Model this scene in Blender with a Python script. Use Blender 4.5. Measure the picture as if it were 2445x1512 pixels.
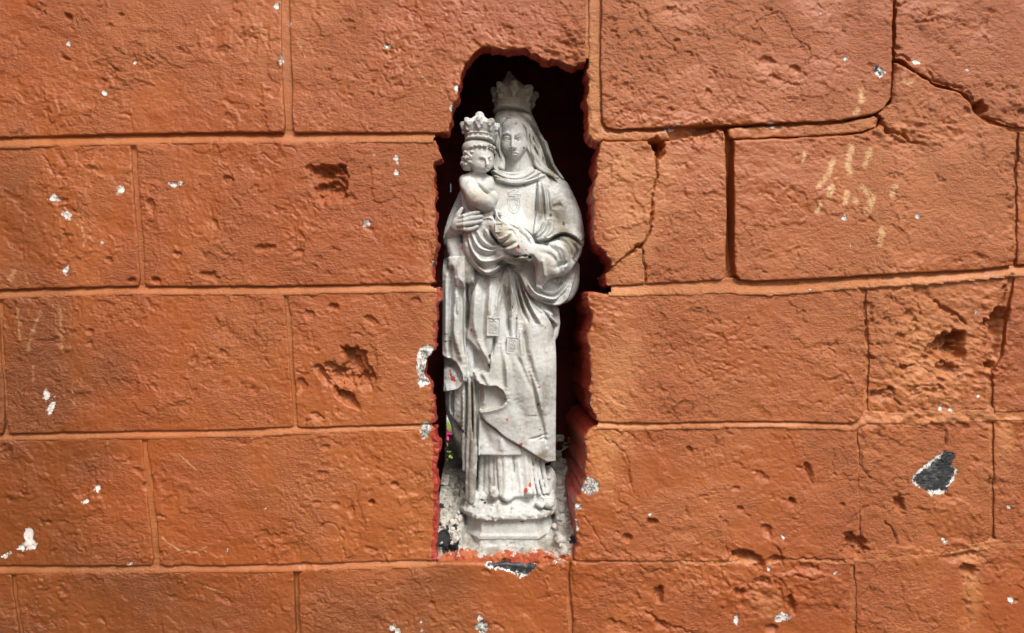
import bpy, math, random
import numpy as np

for _o in list(bpy.data.objects):
    bpy.data.objects.remove(_o)
scene = bpy.context.scene
COL = scene.collection
R = math.radians

# ------------------------------------------------------------------ camera
CAM_D = 1.0                      # camera stands one metre from the wall face
VIEW_W = 1.41                    # metres of wall across the picture
PXW, PXH = 2445.0, 1512.0        # pixel frame in which the photograph was measured
CX, CY = PXW / 2, PXH / 2
S = VIEW_W / PXW                 # metres per pixel on the wall face (y = 0)
cam = bpy.data.cameras.new('camera')
cam.sensor_width = 36.0
cam.lens = 36.0 * CAM_D / VIEW_W
cam.clip_start = 0.02
cam.clip_end = 500.0
cam_o = bpy.data.objects.new('camera', cam)
COL.objects.link(cam_o)
cam_o.location = (0, -CAM_D, 0)
cam_o.rotation_euler = (R(90), 0, 0)
scene.camera = cam_o

# ------------------------------------------------------------------ sky, sun, exposure
SUN_EL, SUN_AZ = 51.0, 26.0      # soft overcast light from above, in front of the wall, a little to the right
wld = bpy.data.worlds.new('World')
scene.world = wld
wld.use_nodes = True
wn = wld.node_tree.nodes
wl = wld.node_tree.links
wn.clear()
w_out = wn.new('ShaderNodeOutputWorld')
w_bg = wn.new('ShaderNodeBackground')
w_sky = wn.new('ShaderNodeTexSky')
w_sky.sky_type = 'NISHITA'
w_sky.sun_disc = False
w_sky.sun_elevation = R(SUN_EL)
w_sky.sun_rotation = R(180 - SUN_AZ)
w_sky.air_density = 1.0
w_sky.dust_density = 7.0
w_sky.ozone_density = 0.6
w_bg.inputs['Strength'].default_value = 0.075
wl.new(w_sky.outputs[0], w_bg.inputs[0])
wl.new(w_bg.outputs[0], w_out.inputs[0])

sun = bpy.data.lights.new('sun', 'SUN')
sun.energy = 1.5
sun.angle = R(18)
sun.color = (1.0, 0.985, 0.96)
sun_o = bpy.data.objects.new('sun', sun)
COL.objects.link(sun_o)
sun_o.location = (1.5, -3, 5)
sun_o.rotation_euler = (R(90 - SUN_EL), 0, R(SUN_AZ))

vs = scene.view_settings
vs.view_transform = 'Standard'
vs.look = 'None'
vs.gamma = 1.0
vs.exposure = 0.90
vs.use_curve_mapping = False
scene.render.engine = 'CYCLES'

# ------------------------------------------------------------------ helpers
def wp(u, v, y=0.0):
    """point at depth y behind the wall face that lies on the ray through photo pixel u, v"""
    f = (CAM_D + y) / CAM_D
    return ((u - CX) * S * f, y, (CY - v) * S * f)

def tag(o, label=None, cat=None, group=None, kind=None):
    if label: o['label'] = label
    if cat: o['category'] = cat
    if group: o['group'] = group
    if kind: o['kind'] = kind
    return o

def empty(name, loc=(0, 0, 0)):
    o = bpy.data.objects.new(name, None)
    o.empty_display_size = 0.05
    COL.objects.link(o)
    o.location = loc
    return o

def mesh_obj(name, verts, faces, mats, parent=None, smooth=True, attrs=None, mat_idx=None, origin=None):
    """verts (n,3) array in world space; faces (m,3) or (m,4) array or list of them"""
    verts = np.asarray(verts, dtype=np.float32)
    fl = faces if isinstance(faces, list) else [faces]
    fl = [np.asarray(f, dtype=np.int32) for f in fl if len(f)]
    if origin is None:
        origin = verts.mean(axis=0)
    origin = np.asarray(origin, dtype=np.float32)
    me = bpy.data.meshes.new(name)
    me.vertices.add(len(verts))
    me.vertices.foreach_set('co', (verts - origin).ravel())
    loops = np.concatenate([f.ravel() for f in fl])
    tot = np.concatenate([np.full(len(f), f.shape[1], np.int32) for f in fl])
    start = np.concatenate([[0], np.cumsum(tot)[:-1]]).astype(np.int32)
    me.loops.add(len(loops))
    me.loops.foreach_set('vertex_index', loops)
    me.polygons.add(len(tot))
    me.polygons.foreach_set('loop_start', start)
    me.polygons.foreach_set('loop_total', tot)
    me.polygons.foreach_set('use_smooth', np.full(len(tot), smooth, dtype=bool))
    if mat_idx is not None:
        me.polygons.foreach_set('material_index', np.asarray(mat_idx, dtype=np.int32))
    for m in (mats if isinstance(mats, (list, tuple)) else [mats]):
        me.materials.append(m)
    for k, a in (attrs or {}).items():
        at = me.attributes.new(k, 'FLOAT', 'POINT')
        at.data.foreach_set('value', np.asarray(a, dtype=np.float32))
    me.update(calc_edges=True)
    me.validate()
    o = bpy.data.objects.new(name, me)
    COL.objects.link(o)
    if parent is not None:
        o.parent = parent
        o.location = origin - np.asarray(world_loc(parent), dtype=np.float32)
    else:
        o.location = origin
    return o

def world_loc(o):
    p = np.array(o.location[:], dtype=np.float64)
    while o.parent:
        o = o.parent
        p = p + np.array(o.location[:])
    return p

# noise ---------------------------------------------------------------
_lat = {}
def vnoise(u, v, seed):
    if seed not in _lat:
        _lat[seed] = np.random.RandomState(seed).uniform(-1, 1, (256, 256)).astype(np.float32)
    L = _lat[seed]
    iu = np.floor(u).astype(np.int32); iv = np.floor(v).astype(np.int32)
    fu = (u - iu).astype(np.float32); fv = (v - iv).astype(np.float32)
    fu = fu * fu * fu * (fu * (fu * 6 - 15) + 10); fv = fv * fv * fv * (fv * (fv * 6 - 15) + 10)
    a = L[iu & 255, iv & 255]; b = L[(iu + 1) & 255, iv & 255]
    c = L[iu & 255, (iv + 1) & 255]; d = L[(iu + 1) & 255, (iv + 1) & 255]
    return a + (b - a) * fu + (c - a) * fv + (a - b - c + d) * fu * fv

def fbm(u, v, scale, octs=3, seed=1, gain=0.5):
    t = 0.0; a = 1.0; n = 0.0; f = 1.0 / scale
    for i in range(octs):
        t = t + a * vnoise(u * f + 17.3 * i, v * f - 9.1 * i, seed + i)
        n += a; a *= gain; f *= 2.03
    return t / n

def sst(x):
    x = np.clip(x, 0, 1)
    return x * x * (3 - 2 * x)

# polylines / polygons -------------------------------------------------
def catmull(pts, n=6, closed=False):
    P = np.asarray(pts, dtype=np.float64)
    if len(P) < 3: return P
    if closed:
        Q = np.vstack([P[-1], P, P[0], P[1]])
    else:
        Q = np.vstack([2 * P[0] - P[1], P, 2 * P[-1] - P[-2]])
    out = []
    for i in range(1, len(Q) - 2):
        p0, p1, p2, p3 = Q[i - 1], Q[i], Q[i + 1], Q[i + 2]
        for t in np.arange(n) / n:
            out.append(0.5 * ((2 * p1) + (-p0 + p2) * t + (2 * p0 - 5 * p1 + 4 * p2 - p3) * t * t + (-p0 + 3 * p1 - 3 * p2 + p3) * t ** 3))
    if not closed: out.append(Q[-2])
    return np.array(out)

def seg_dist(px, py, A, B, want=False):
    """min distance from points to segments A->B; optionally nearest point and side sign"""
    sh = px.shape
    px = px.ravel().astype(np.float32); py = py.ravel().astype(np.float32)
    best = np.full(px.shape, 1e12, np.float32)
    nx = np.zeros_like(best); ny = np.zeros_like(best); sd = np.ones_like(best); idx = np.zeros(px.shape, np.int32)
    for i in range(len(A)):
        ax, ay = A[i]; bx, by = B[i]
        dx, dy = bx - ax, by - ay
        L2 = dx * dx + dy * dy + 1e-9
        t = np.clip(((px - ax) * dx + (py - ay) * dy) / L2, 0, 1)
        qx = ax + t * dx; qy = ay + t * dy
        d = (px - qx) ** 2 + (py - qy) ** 2
        m = d < best
        best = np.where(m, d, best)
        if want:
            nx = np.where(m, qx, nx); ny = np.where(m, qy, ny)
            sd = np.where(m, np.sign(dx * (py - ay) - dy * (px - ax)), sd)
            idx = np.where(m, i, idx)
    best = np.sqrt(best).reshape(sh)
    if want: return best, nx.reshape(sh), ny.reshape(sh), sd.reshape(sh), idx.reshape(sh)
    return best

def in_poly(px, py, P):
    inside = np.zeros(px.shape, bool)
    n = len(P)
    for i in range(n):
        x1, y1 = P[i]; x2, y2 = P[(i + 1) % n]
        if y1 == y2: continue
        c = (y1 > py) != (y2 > py)
        xin = (x2 - x1) * (py - y1) / (y2 - y1) + x1
        inside ^= c & (px < xin)
    return inside

def poly_sd(px, py, P):
    """signed distance, positive inside"""
    P = np.asarray(P, dtype=np.float64)
    d = seg_dist(px, py, P, np.roll(P, -1, axis=0))
    return np.where(in_poly(px, py, P), d, -d)

def roughen(P, step=5.0, amp=0.7, seed=0, amps=None):
    """subdivide a closed polygon and jitter it; amps: per-edge amplitude"""
    rs = np.random.RandomState(seed)
    P = np.asarray(P, dtype=np.float64); out = []; ea = []
    n = len(P)
    for i in range(n):
        a, b = P[i], P[(i + 1) % n]
        L = np.hypot(*(b - a)); k = max(1, int(L / step))
        nrm = np.array([-(b - a)[1], (b - a)[0]]) / (L + 1e-9)
        am = amp if amps is None else amps[i]
        ph = rs.uniform(0, 100)
        for j in range(k):
            t = j / k
            q = a + (b - a) * t
            w = fbm(np.array([t * L + ph * 10]), np.array([ph]), 22, 3, 7 + seed % 5)[0] * 1.8
            if j: q = q + nrm * am * w
            out.append(q); ea.append(i)
    return np.array(out), np.array(ea)

# materials ------------------------------------------------------------
class NT:
    def __init__(s, name):
        s.m = bpy.data.materials.new(name); s.m.use_nodes = True
        s.t = s.m.node_tree; s.n = s.t.nodes; s.l = s.t.links
        s.bsdf = s.n['Principled BSDF']
        s.bsdf.inputs['Roughness'].default_value = 0.7
        s.bsdf.inputs['Specular IOR Level'].default_value = 0.3
    def node(s, typ, **kw):
        nd = s.n.new(typ)
        for k, v in kw.items(): setattr(nd, k, v)
        return nd
    def link(s, a, b): s.l.new(a, b)
    def pos(s, scale=(1, 1, 1), rot=(0, 0, 0)):
        g = s.node('ShaderNodeNewGeometry'); mp = s.node('ShaderNodeMapping')
        mp.inputs['Scale'].default_value = scale; mp.inputs['Rotation'].default_value = rot
        s.link(g.outputs['Position'], mp.inputs['Vector'])
        return mp.outputs[0]
    def noise(s, vec, scale, detail=4, rough=0.55, dist=0.0):
        nd = s.node('ShaderNodeTexNoise')
        nd.inputs['Scale'].default_value = scale; nd.inputs['Detail'].default_value = detail
        nd.inputs['Roughness'].default_value = rough; nd.inputs['Distortion'].default_value = dist
        s.link(vec, nd.inputs['Vector'])
        return nd.outputs['Fac']
    def ramp(s, fac, stops):
        nd = s.node('ShaderNodeValToRGB')
        el = nd.color_ramp.elements
        while len(el) < len(stops): el.new(0.5)
        for e, (p, c) in zip(el, stops):
            e.position = p; e.color = (c, c, c, 1) if isinstance(c, (int, float)) else (*c, 1)
        s.link(fac, nd.inputs['Fac'])
        return nd.outputs[0]
    def mix(s, fac, a, b, mode='MIX'):
        nd = s.node('ShaderNodeMix', data_type='RGBA', blend_type=mode)
        for sock, val in ((nd.inputs[0], fac), (nd.inputs[6], a), (nd.inputs[7], b)):
            if isinstance(val, bpy.types.NodeSocket): s.link(val, sock)
            elif isinstance(val, (int, float)): sock.default_value = val
            else: sock.default_value = (*val, 1)
        return nd.outputs[2]
    def math(s, op, a, b=0.0, c=0.0, clamp=False):
        nd = s.node('ShaderNodeMath', operation=op); nd.use_clamp = clamp
        for sock, val in zip(nd.inputs, (a, b, c)):
            if isinstance(val, bpy.types.NodeSocket): s.link(val, sock)
            else: sock.default_value = val
        return nd.outputs[0]
    def step(s, x, lo, hi):
        nd = s.node('ShaderNodeMapRange', interpolation_type='SMOOTHSTEP')
        s.link(x, nd.inputs['Value'])
        nd.inputs['From Min'].default_value = lo; nd.inputs['From Max'].default_value = hi
        return nd.outputs[0]
    def attr(s, name):
        return s.node('ShaderNodeAttribute', attribute_name=name).outputs['Fac']
    def bump(s, h, strength, dist, prev=None):
        nd = s.node('ShaderNodeBump')
        nd.inputs['Strength'].default_value = strength; nd.inputs['Distance'].default_value = dist
        s.link(h, nd.inputs['Height'])
        if prev is not None: s.link(prev, nd.inputs['Normal'])
        return nd.outputs[0]
    def done(s, col, normal=None, rough=None):
        if isinstance(col, bpy.types.NodeSocket): s.link(col, s.bsdf.inputs['Base Color'])
        else: s.bsdf.inputs['Base Color'].default_value = (*col, 1)
        if normal is not None: s.link(normal, s.bsdf.inputs['Normal'])
        if rough is not None:
            if isinstance(rough, bpy.types.NodeSocket): s.link(rough, s.bsdf.inputs['Roughness'])
            else: s.bsdf.inputs['Roughness'].default_value = rough
        return s.m

def mat_wall():
    t = NT('painted_block')
    p = t.pos()
    po = t.pos((1, 1, 1), (0, R(-14), 0))
    n1 = t.noise(p, 3.2, 5, 0.6)
    n2 = t.noise(p, 26, 5, 0.6)
    col = t.mix(t.step(n1, 0.35, 0.68), (0.335, 0.090, 0.023), (0.40, 0.132, 0.038))
    col = t.mix(t.math('MULTIPLY', t.step(n2, 0.42, 0.7), 0.35), col, (0.305, 0.070, 0.018))
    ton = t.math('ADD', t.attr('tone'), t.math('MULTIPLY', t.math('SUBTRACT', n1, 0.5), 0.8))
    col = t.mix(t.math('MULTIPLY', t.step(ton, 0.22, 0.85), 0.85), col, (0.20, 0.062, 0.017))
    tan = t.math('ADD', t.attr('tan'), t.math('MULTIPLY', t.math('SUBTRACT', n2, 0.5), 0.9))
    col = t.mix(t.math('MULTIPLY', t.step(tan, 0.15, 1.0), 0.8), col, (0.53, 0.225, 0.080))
    nf = t.noise(p, 330, 3, 0.65)
    nm = t.noise(p, 120, 4, 0.6)
    rev = t.math('ADD', t.attr('reveal'), t.math('MULTIPLY', t.math('SUBTRACT', nm, 0.5), 1.3))
    redc = t.mix(t.step(nm, 0.35, 0.65), (0.44, 0.058, 0.030), (0.28, 0.030, 0.018))
    col = t.mix(t.step(rev, 0.42, 0.58), col, redc)
    sc = t.math('MULTIPLY', t.attr('scuff'), t.step(t.noise(p, 210, 4, 0.7), 0.36, 0.50))
    col = t.mix(sc, col, (0.66, 0.42, 0.20))
    # paint lost: pale render or dark cement underneath
    ch = t.math('ADD', t.attr('chip'), t.math('MULTIPLY', t.math('SUBTRACT', t.noise(p, 80, 6, 0.8), 0.5), 42.0))
    kd = t.attr('chipkind')
    cm = t.step(ch, -0.5, 0.5)
    white = t.mix(t.step(nm, 0.35, 0.7), (0.86, 0.86, 0.83), (0.70, 0.69, 0.65))
    dk = t.mix(t.step(t.noise(p, 90, 5, 0.75), 0.50, 0.72), (0.020, 0.024, 0.029), (0.17, 0.18, 0.18))
    gy = t.mix(t.step(t.noise(p, 240, 4, 0.8), 0.42, 0.58), (0.10, 0.10, 0.095), (0.66, 0.65, 0.61))
    inner = t.mix(t.step(kd, 1.4, 1.6), dk, gy)
    rim = t.step(t.math('ADD', ch, t.math('MULTIPLY', t.math('SUBTRACT', t.noise(p, 34, 5, 0.75), 0.52), 90.0)), 0.0, 2.5)
    inner = t.mix(rim, white, inner)
    ccol = t.mix(t.step(kd, 0.4, 0.6), white, inner)
    col = t.mix(cm, col, ccol)
    # fine relief: brushed grain, grit
    g1 = t.noise(t.pos((0.75, 1, 1.3), (0, R(14), 0)), 290, 5, 0.65, 0.5)
    g2 = t.noise(p, 650, 3, 0.7)
    msk = t.step(t.noise(p, 7, 4, 0.6, 0.6), 0.38, 0.64)
    g1 = t.math('MULTIPLY', g1, t.math('ADD', 0.30, t.math('MULTIPLY', msk, 0.9)))
    b = t.bump(g1, 0.9, 0.0028)
    b = t.bump(g2, 0.5, 0.0008, b)
    b = t.bump(t.math('MULTIPLY', cm, -1.0), 0.9, 0.0022, b)
    t.bsdf.inputs['Specular IOR Level'].default_value = 0.5
    return t.done(col, b, t.math('ADD', 0.24, t.math('MULTIPLY', n2, 0.26)))

def mat_plaster(name='weathered_plaster', pale=(0.635, 0.68, 0.685), warm=(0.455, 0.48, 0.465)):
    t = NT(name)
    p = t.pos()
    n1 = t.noise(p, 14, 5, 0.6)
    n2 = t.noise(p, 60, 5, 0.65)
    n3 = t.noise(p, 260, 4, 0.7)
    st = t.noise(t.pos((2.2, 2.2, 0.4)), 30, 5, 0.65)
    col = t.mix(t.step(n1, 0.38, 0.66), pale, warm)
    col = t.mix(t.math('MULTIPLY', t.step(st, 0.44, 0.68), 0.50), col, (0.43, 0.395, 0.32))
    g = t.math('ADD', t.math('ADD', t.attr('grime'), 0.04), t.math('MULTIPLY', t.math('SUBTRACT', t.noise(p, 42, 6, 0.72), 0.5), 2.4))
    col = t.mix(t.math('MULTIPLY', t.step(g, 0.10, 0.95), 0.92), col, (0.20, 0.18, 0.135))
    li = t.math('ADD', t.attr('lichen'), t.math('MULTIPLY', t.math('SUBTRACT', n3, 0.5), 1.8))
    col = t.mix(t.math('MULTIPLY', t.step(li, 0.25, 1.0), 0.65), col, (0.45, 0.40, 0.26))
    sp = t.step(t.noise(p, 180, 2, 0.5), 0.70, 0.75)
    col = t.mix(t.math('MULTIPLY', sp, 0.7), col, (0.16, 0.145, 0.12))
    rd = t.math('ADD', t.attr('redp'), t.math('MULTIPLY', t.math('SUBTRACT', t.noise(p, 130, 4, 0.7), 0.5), 9.0))
    col = t.mix(t.step(rd, -0.4, 0.4), col, (0.52, 0.055, 0.03))
    bk = t.math('ADD', t.attr('blk'), t.math('MULTIPLY', t.math('SUBTRACT', t.noise(p, 130, 4, 0.7), 0.5), 10.0))
    col = t.mix(t.step(bk, -0.4, 0.4), col, (0.03, 0.03, 0.028))
    fs = t.noise(p, 340, 5, 0.75)
    col = t.mix(t.math('MULTIPLY', t.step(fs, 0.42, 0.66), 0.30), col, (0.30, 0.285, 0.235))
    b = t.bump(n2, 0.45, 0.0020)
    b = t.bump(n3, 0.6, 0.0008, b)
    b = t.bump(t.step(t.noise(p, 95, 3, 0.6), 0.66, 0.72), -0.5, 0.0012, b)
    return t.done(col, b, 0.85)

def mat_mortar():
    t = NT('rubble_mortar')
    p = t.pos()
    n1 = t.noise(p, 45, 5, 0.65); n2 = t.noise(p, 200, 5, 0.7)
    col = t.mix(t.step(n1, 0.36, 0.64), (0.27, 0.26, 0.225), (0.54, 0.53, 0.48))
    col = t.mix(t.math('MULTIPLY', t.step(n2, 0.5, 0.68), 0.5), col, (0.21, 0.195, 0.16))
    bk = t.math('ADD', t.attr('blk'), t.math('MULTIPLY', t.math('SUBTRACT', t.noise(p, 110, 4, 0.7), 0.5), 22.0))
    col = t.mix(t.step(bk, -0.4, 0.4), col, (0.022, 0.024, 0.028))
    orr = t.math('ADD', t.attr('paint'), t.math('MULTIPLY', t.math('SUBTRACT', t.noise(p, 85, 5, 0.7), 0.5), 75.0))
    oc = t.mix(t.step(n1, 0.4, 0.6), (0.44, 0.135, 0.055), (0.33, 0.062, 0.028))
    col = t.mix(t.step(orr, -0.8, 0.8), col, oc)
    b = t.bump(n1, 0.9, 0.006)
    b = t.bump(n2, 0.9, 0.002, b)
    return t.done(col, b, 0.75)

def mat_simple(name, c1, c2, scale, rough=0.8, bump=0.3, dist=0.003):
    t = NT(name); p = t.pos()
    n = t.noise(p, scale, 5, 0.65)
    return t.done(t.mix(t.step(n, 0.35, 0.65), c1, c2), t.bump(n, bump, dist), rough)

# ================================================================== THE WALL
M_WALL = mat_wall()
# converters from the enlarged crops in which features were measured to the picture frame
def zc(x0, y0, k):
    return lambda x, y: ((x0 + x / k) / 1.0225, (y0 + y / k) / 1.0225)
L1 = zc(0, 0, 2.908); L2 = zc(520, 0, 2.908); L3 = zc(0, 520, 2.908); L4 = zc(520, 520, 2.908)
L5 = zc(0, 1026, 2.908); L6 = zc(520, 1026, 2.908)
R1 = zc(1380, 0, 2.908); R2 = zc(1880, 0, 2.908); R3 = zc(1380, 520, 2.908); R4 = zc(1880, 520, 2.908)
R5 = zc(1380, 1026, 2.908); R6 = zc(1880, 1026, 2.908)
zA = zc(1060, 160, 4.725); zB = zc(1060, 400, 4.725); zC = zc(1060, 640, 4.725); zD = zc(1060, 880, 4.725)
zE = zc(1020, 1080, 4.2)
def zz(f, pts): return [f(*q) for q in pts]

# ---- paint losses: (u, v, ru, rv, angle, kind)   kind 0 pale, 1 dark cement, 2 grey aggregate
CHIPS = [(132, 471, 15, 8, -15, 0), (162, 516, 12, 8, 35, 0), (161, 641, 7, 10, 10, 0), (291, 455, 9, 9, 0, 0), (284, 462, 6, 4, 0, 0),
         (416, 443, 9, 6, 10, 0), (434, 438, 6, 3, 0, 0), (924, 113, 10, 5, -20, 0), (878, 536, 9, 10, 20, 0), (947, 378, 5, 5, 0, 0),
         (951, 390, 4, 5, 40, 0), (948, 412, 5, 6, 0, 0), (113, 945, 7, 14, 10, 0), (123, 972, 8, 16, 20, 0), (235, 1164, 7, 8, 20, 0), (207, 1197, 6, 4, -20, 0),
         (70, 1280, 12, 20, 8, 0), (72, 1302, 17, 12, 0, 0), (52, 1308, 9, 7, 0, 0), (12, 1325, 9, 3, -10, 0), (162, 103, 5, 6, 0, 0),
         (57, 713, 4, 4, 0, 0), (313, 1347, 5, 4, 0, 0), (936, 1497, 9, 6, -20, 0), (951, 1506, 7, 7, 0, 0), (1006, 1484, 5, 4, 0, 0), (1009, 1504, 5, 4, 0, 0),
         (1150, 1497, 15, 12, 0, 2), (1145, 1478, 7, 7, 0, 0), (2096, 173, 14, 11, 35, 1), (2182, 152, 5, 4, 0, 0), (1838, 297, 10, 5, 15, 0),
         (1866, 1474, 17, 10, -10, 2), (1757, 1479, 4, 10, 5, 0), (2337, 946, 5, 5, 0, 0), (2271, 983, 6, 7, 0, 0), (2248, 977, 5, 8, 0, 0), (1409, 1161, 20, 20, 0, 2),
         (1036, 628, 7, 8, 0, 2), (1090, 213, 5, 8, 0, 0), (1078, 258, 4, 9, 0, 0), (1598, 308, 17, 5, -5, 2), (2013, 521, 4, 4, 0, 0), (2030, 585, 4, 5, 0, 0),
         (2192, 519, 5, 4, 0, 0), (1834, 1358, 4, 4, 0, 0), (1819, 1243, 4, 4, 0, 0), (1868, 1280, 4, 3, 0, 0), (1994, 1369, 5, 4, 0, 0), (2256, 1294, 4, 4, 0, 0),
         (2411, 1430, 5, 4, 0, 0), (2335, 749, 4, 6, 0, 0), (1388, 588, 0.1, 0.1, 0, 0), (1411, 588, 4, 8, 0, 0), (1418, 575, 4, 9, 0, 0), (1932, 690, 4, 4, 0, 0),
         (661, 18, 6, 10, 20, 1), (674, 142, 5, 11, 20, 2), (691, 62, 3, 6, 0, 0), (252, 222, 4, 4, 0, 0), (323, 148, 4, 4, 0, 0), (1375, 1255, 4, 8, 0, 0), (1380, 1210, 8, 8, 0, 2),
         (1410, 960, 3, 8, 0, 0), (1407, 890, 3, 7, 0, 0), (1060, 1336, 12, 8, 0, 2), (1360, 1322, 8, 6, 0, 0), (1340, 1335, 12, 5, -12, 0), (905, 1395, 0.1, 0.1, 0, 0)]
_rs = np.random.RandomState(5)
for _i in range(26):
    CHIPS.append((_rs.uniform(0, 2445), _rs.uniform(0, 1512), _rs.uniform(1.0, 2.4), _rs.uniform(1.0, 2.4), 0, 0))
CHIP_POLY = [(zz(R6, [(1230, 215), (1310, 235), (1290, 330), (1330, 350), (1300, 440), (1260, 490), (1240, 525), (1140, 535), (1090, 490), (1010, 450), (1020, 390), (1110, 310), (1180, 260)]), 1),
             (zz(zE, [(690, 1260), (760, 1210), (900, 1215), (1060, 1200), (1130, 1230), (1215, 1250), (1150, 1350), (1060, 1390), (980, 1360), (900, 1310), (780, 1310)]), 1),
             (zz(L4, [(1470, 955), (1560, 940), (1560, 1010), (1520, 1060), (1515, 1150), (1560, 1200), (1470, 1245), (1450, 1150), (1455, 1050)]), 2),
             (zz(L6, [(1480, 20), (1545, 10), (1555, 60), (1520, 120), (1490, 135), (1470, 70)]), 2)]

def chip_field(u, v):
    best = np.full(u.shape, -60.0, np.float32); kind = np.zeros(u.shape, np.float32)
    for (cu, cv, ru, rv, an, kd) in CHIPS:
        m = (np.abs(u - cu) < ru * 3 + 30) & (np.abs(v - cv) < rv * 3 + 30)
        if not m.any(): continue
        a = R(an); x = (u[m] - cu) * math.cos(a) + (v[m] - cv) * math.sin(a); y = -(u[m] - cu) * math.sin(a) + (v[m] - cv) * math.cos(a)
        d = (1 - np.hypot(x / ru, y / rv)) * min(ru, rv)
        b = best[m]; k = kind[m]
        up = d > b
        best[m] = np.where(up, d, b); kind[m] = np.where(up, kd, k)
    for P, kd in CHIP_POLY:
        P = np.array(P); lo = P.min(0) - 30; hi = P.max(0) + 30
        m = (u > lo[0]) & (u < hi[0]) & (v > lo[1]) & (v < hi[1])
        if not m.any(): continue
        d = poly_sd(u[m], v[m], P)
        up = d > best[m]
        best[m] = np.where(up, d, best[m]); kind[m] = np.where(up, kd, kind[m])
    return best, kind

# ---- scuffs (pale rubbed strokes)
SCUFF = [(zz(R2, [(640, 650), (645, 720)]), 9), (zz(R2, [(620, 780), (600, 810)]), 7), (zz(R2, [(440, 1150), (410, 1240)]), 9), (zz(R2, [(385, 1265), (335, 1330)]), 8),
         (zz(R2, [(575, 1045), (550, 1160), (560, 1220)]), 9), (zz(R2, [(710, 1070), (675, 1170)]), 10), (zz(R2, [(430, 1330), (410, 1390)]), 9), (zz(R2, [(540, 1370), (525, 1440)]), 9),
         (zz(R2, [(650, 1335), (705, 1380)]), 9), (zz(R2, [(725, 1400), (690, 1500)]), 11), (zz(R2, [(885, 1330), (865, 1385)]), 8), (zz(R2, [(350, 1450), (335, 1500)]), 7),
         (zz(R2, [(240, 1095), (225, 1150)]), 6), (zz(R4, [(790, 120), (775, 220)]), 9), (zz(R2, [(930, 580), (990, 600)]), 5), (zz(R2, [(600, 1420), (610, 1440)]), 8),
         (zz(L3, [(130, 660), (150, 900)]), 4), (zz(L3, [(300, 700), (235, 850), (210, 980)]), 4), (zz(L3, [(430, 650), (440, 900), (455, 1000)]), 4), (zz(L3, [(110, 410), (75, 480)]), 6),
         (zz(L3, [(240, 1080), (240, 1190)]), 3), (zz(L3, [(520, 1250), (535, 1370)]), 3), (zz(L3, [(540, 60), (590, 110), (615, 190), (600, 240)]), 2.2),
         (zz(L1, [(1600, 330), (1670, 400)]), 2), (zz(L2, [(605, 300), (660, 415)]), 1.8), (zz(L2, [(1425, 400), (1450, 500), (1530, 600), (1610, 620), (1670, 700)]), 1.6),
         (zz(L5, [(1150, 830), (1250, 910), (1380, 940), (1470, 900)]), 1.8), (zz(L5, [(1270, 240), (1400, 360)]), 1.6), (zz(L5, [(1450, 1180), (1580, 1225)]), 1.8),
         (zz(R1, [(1690, 1090), (1680, 1150)]), 6)]
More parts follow.
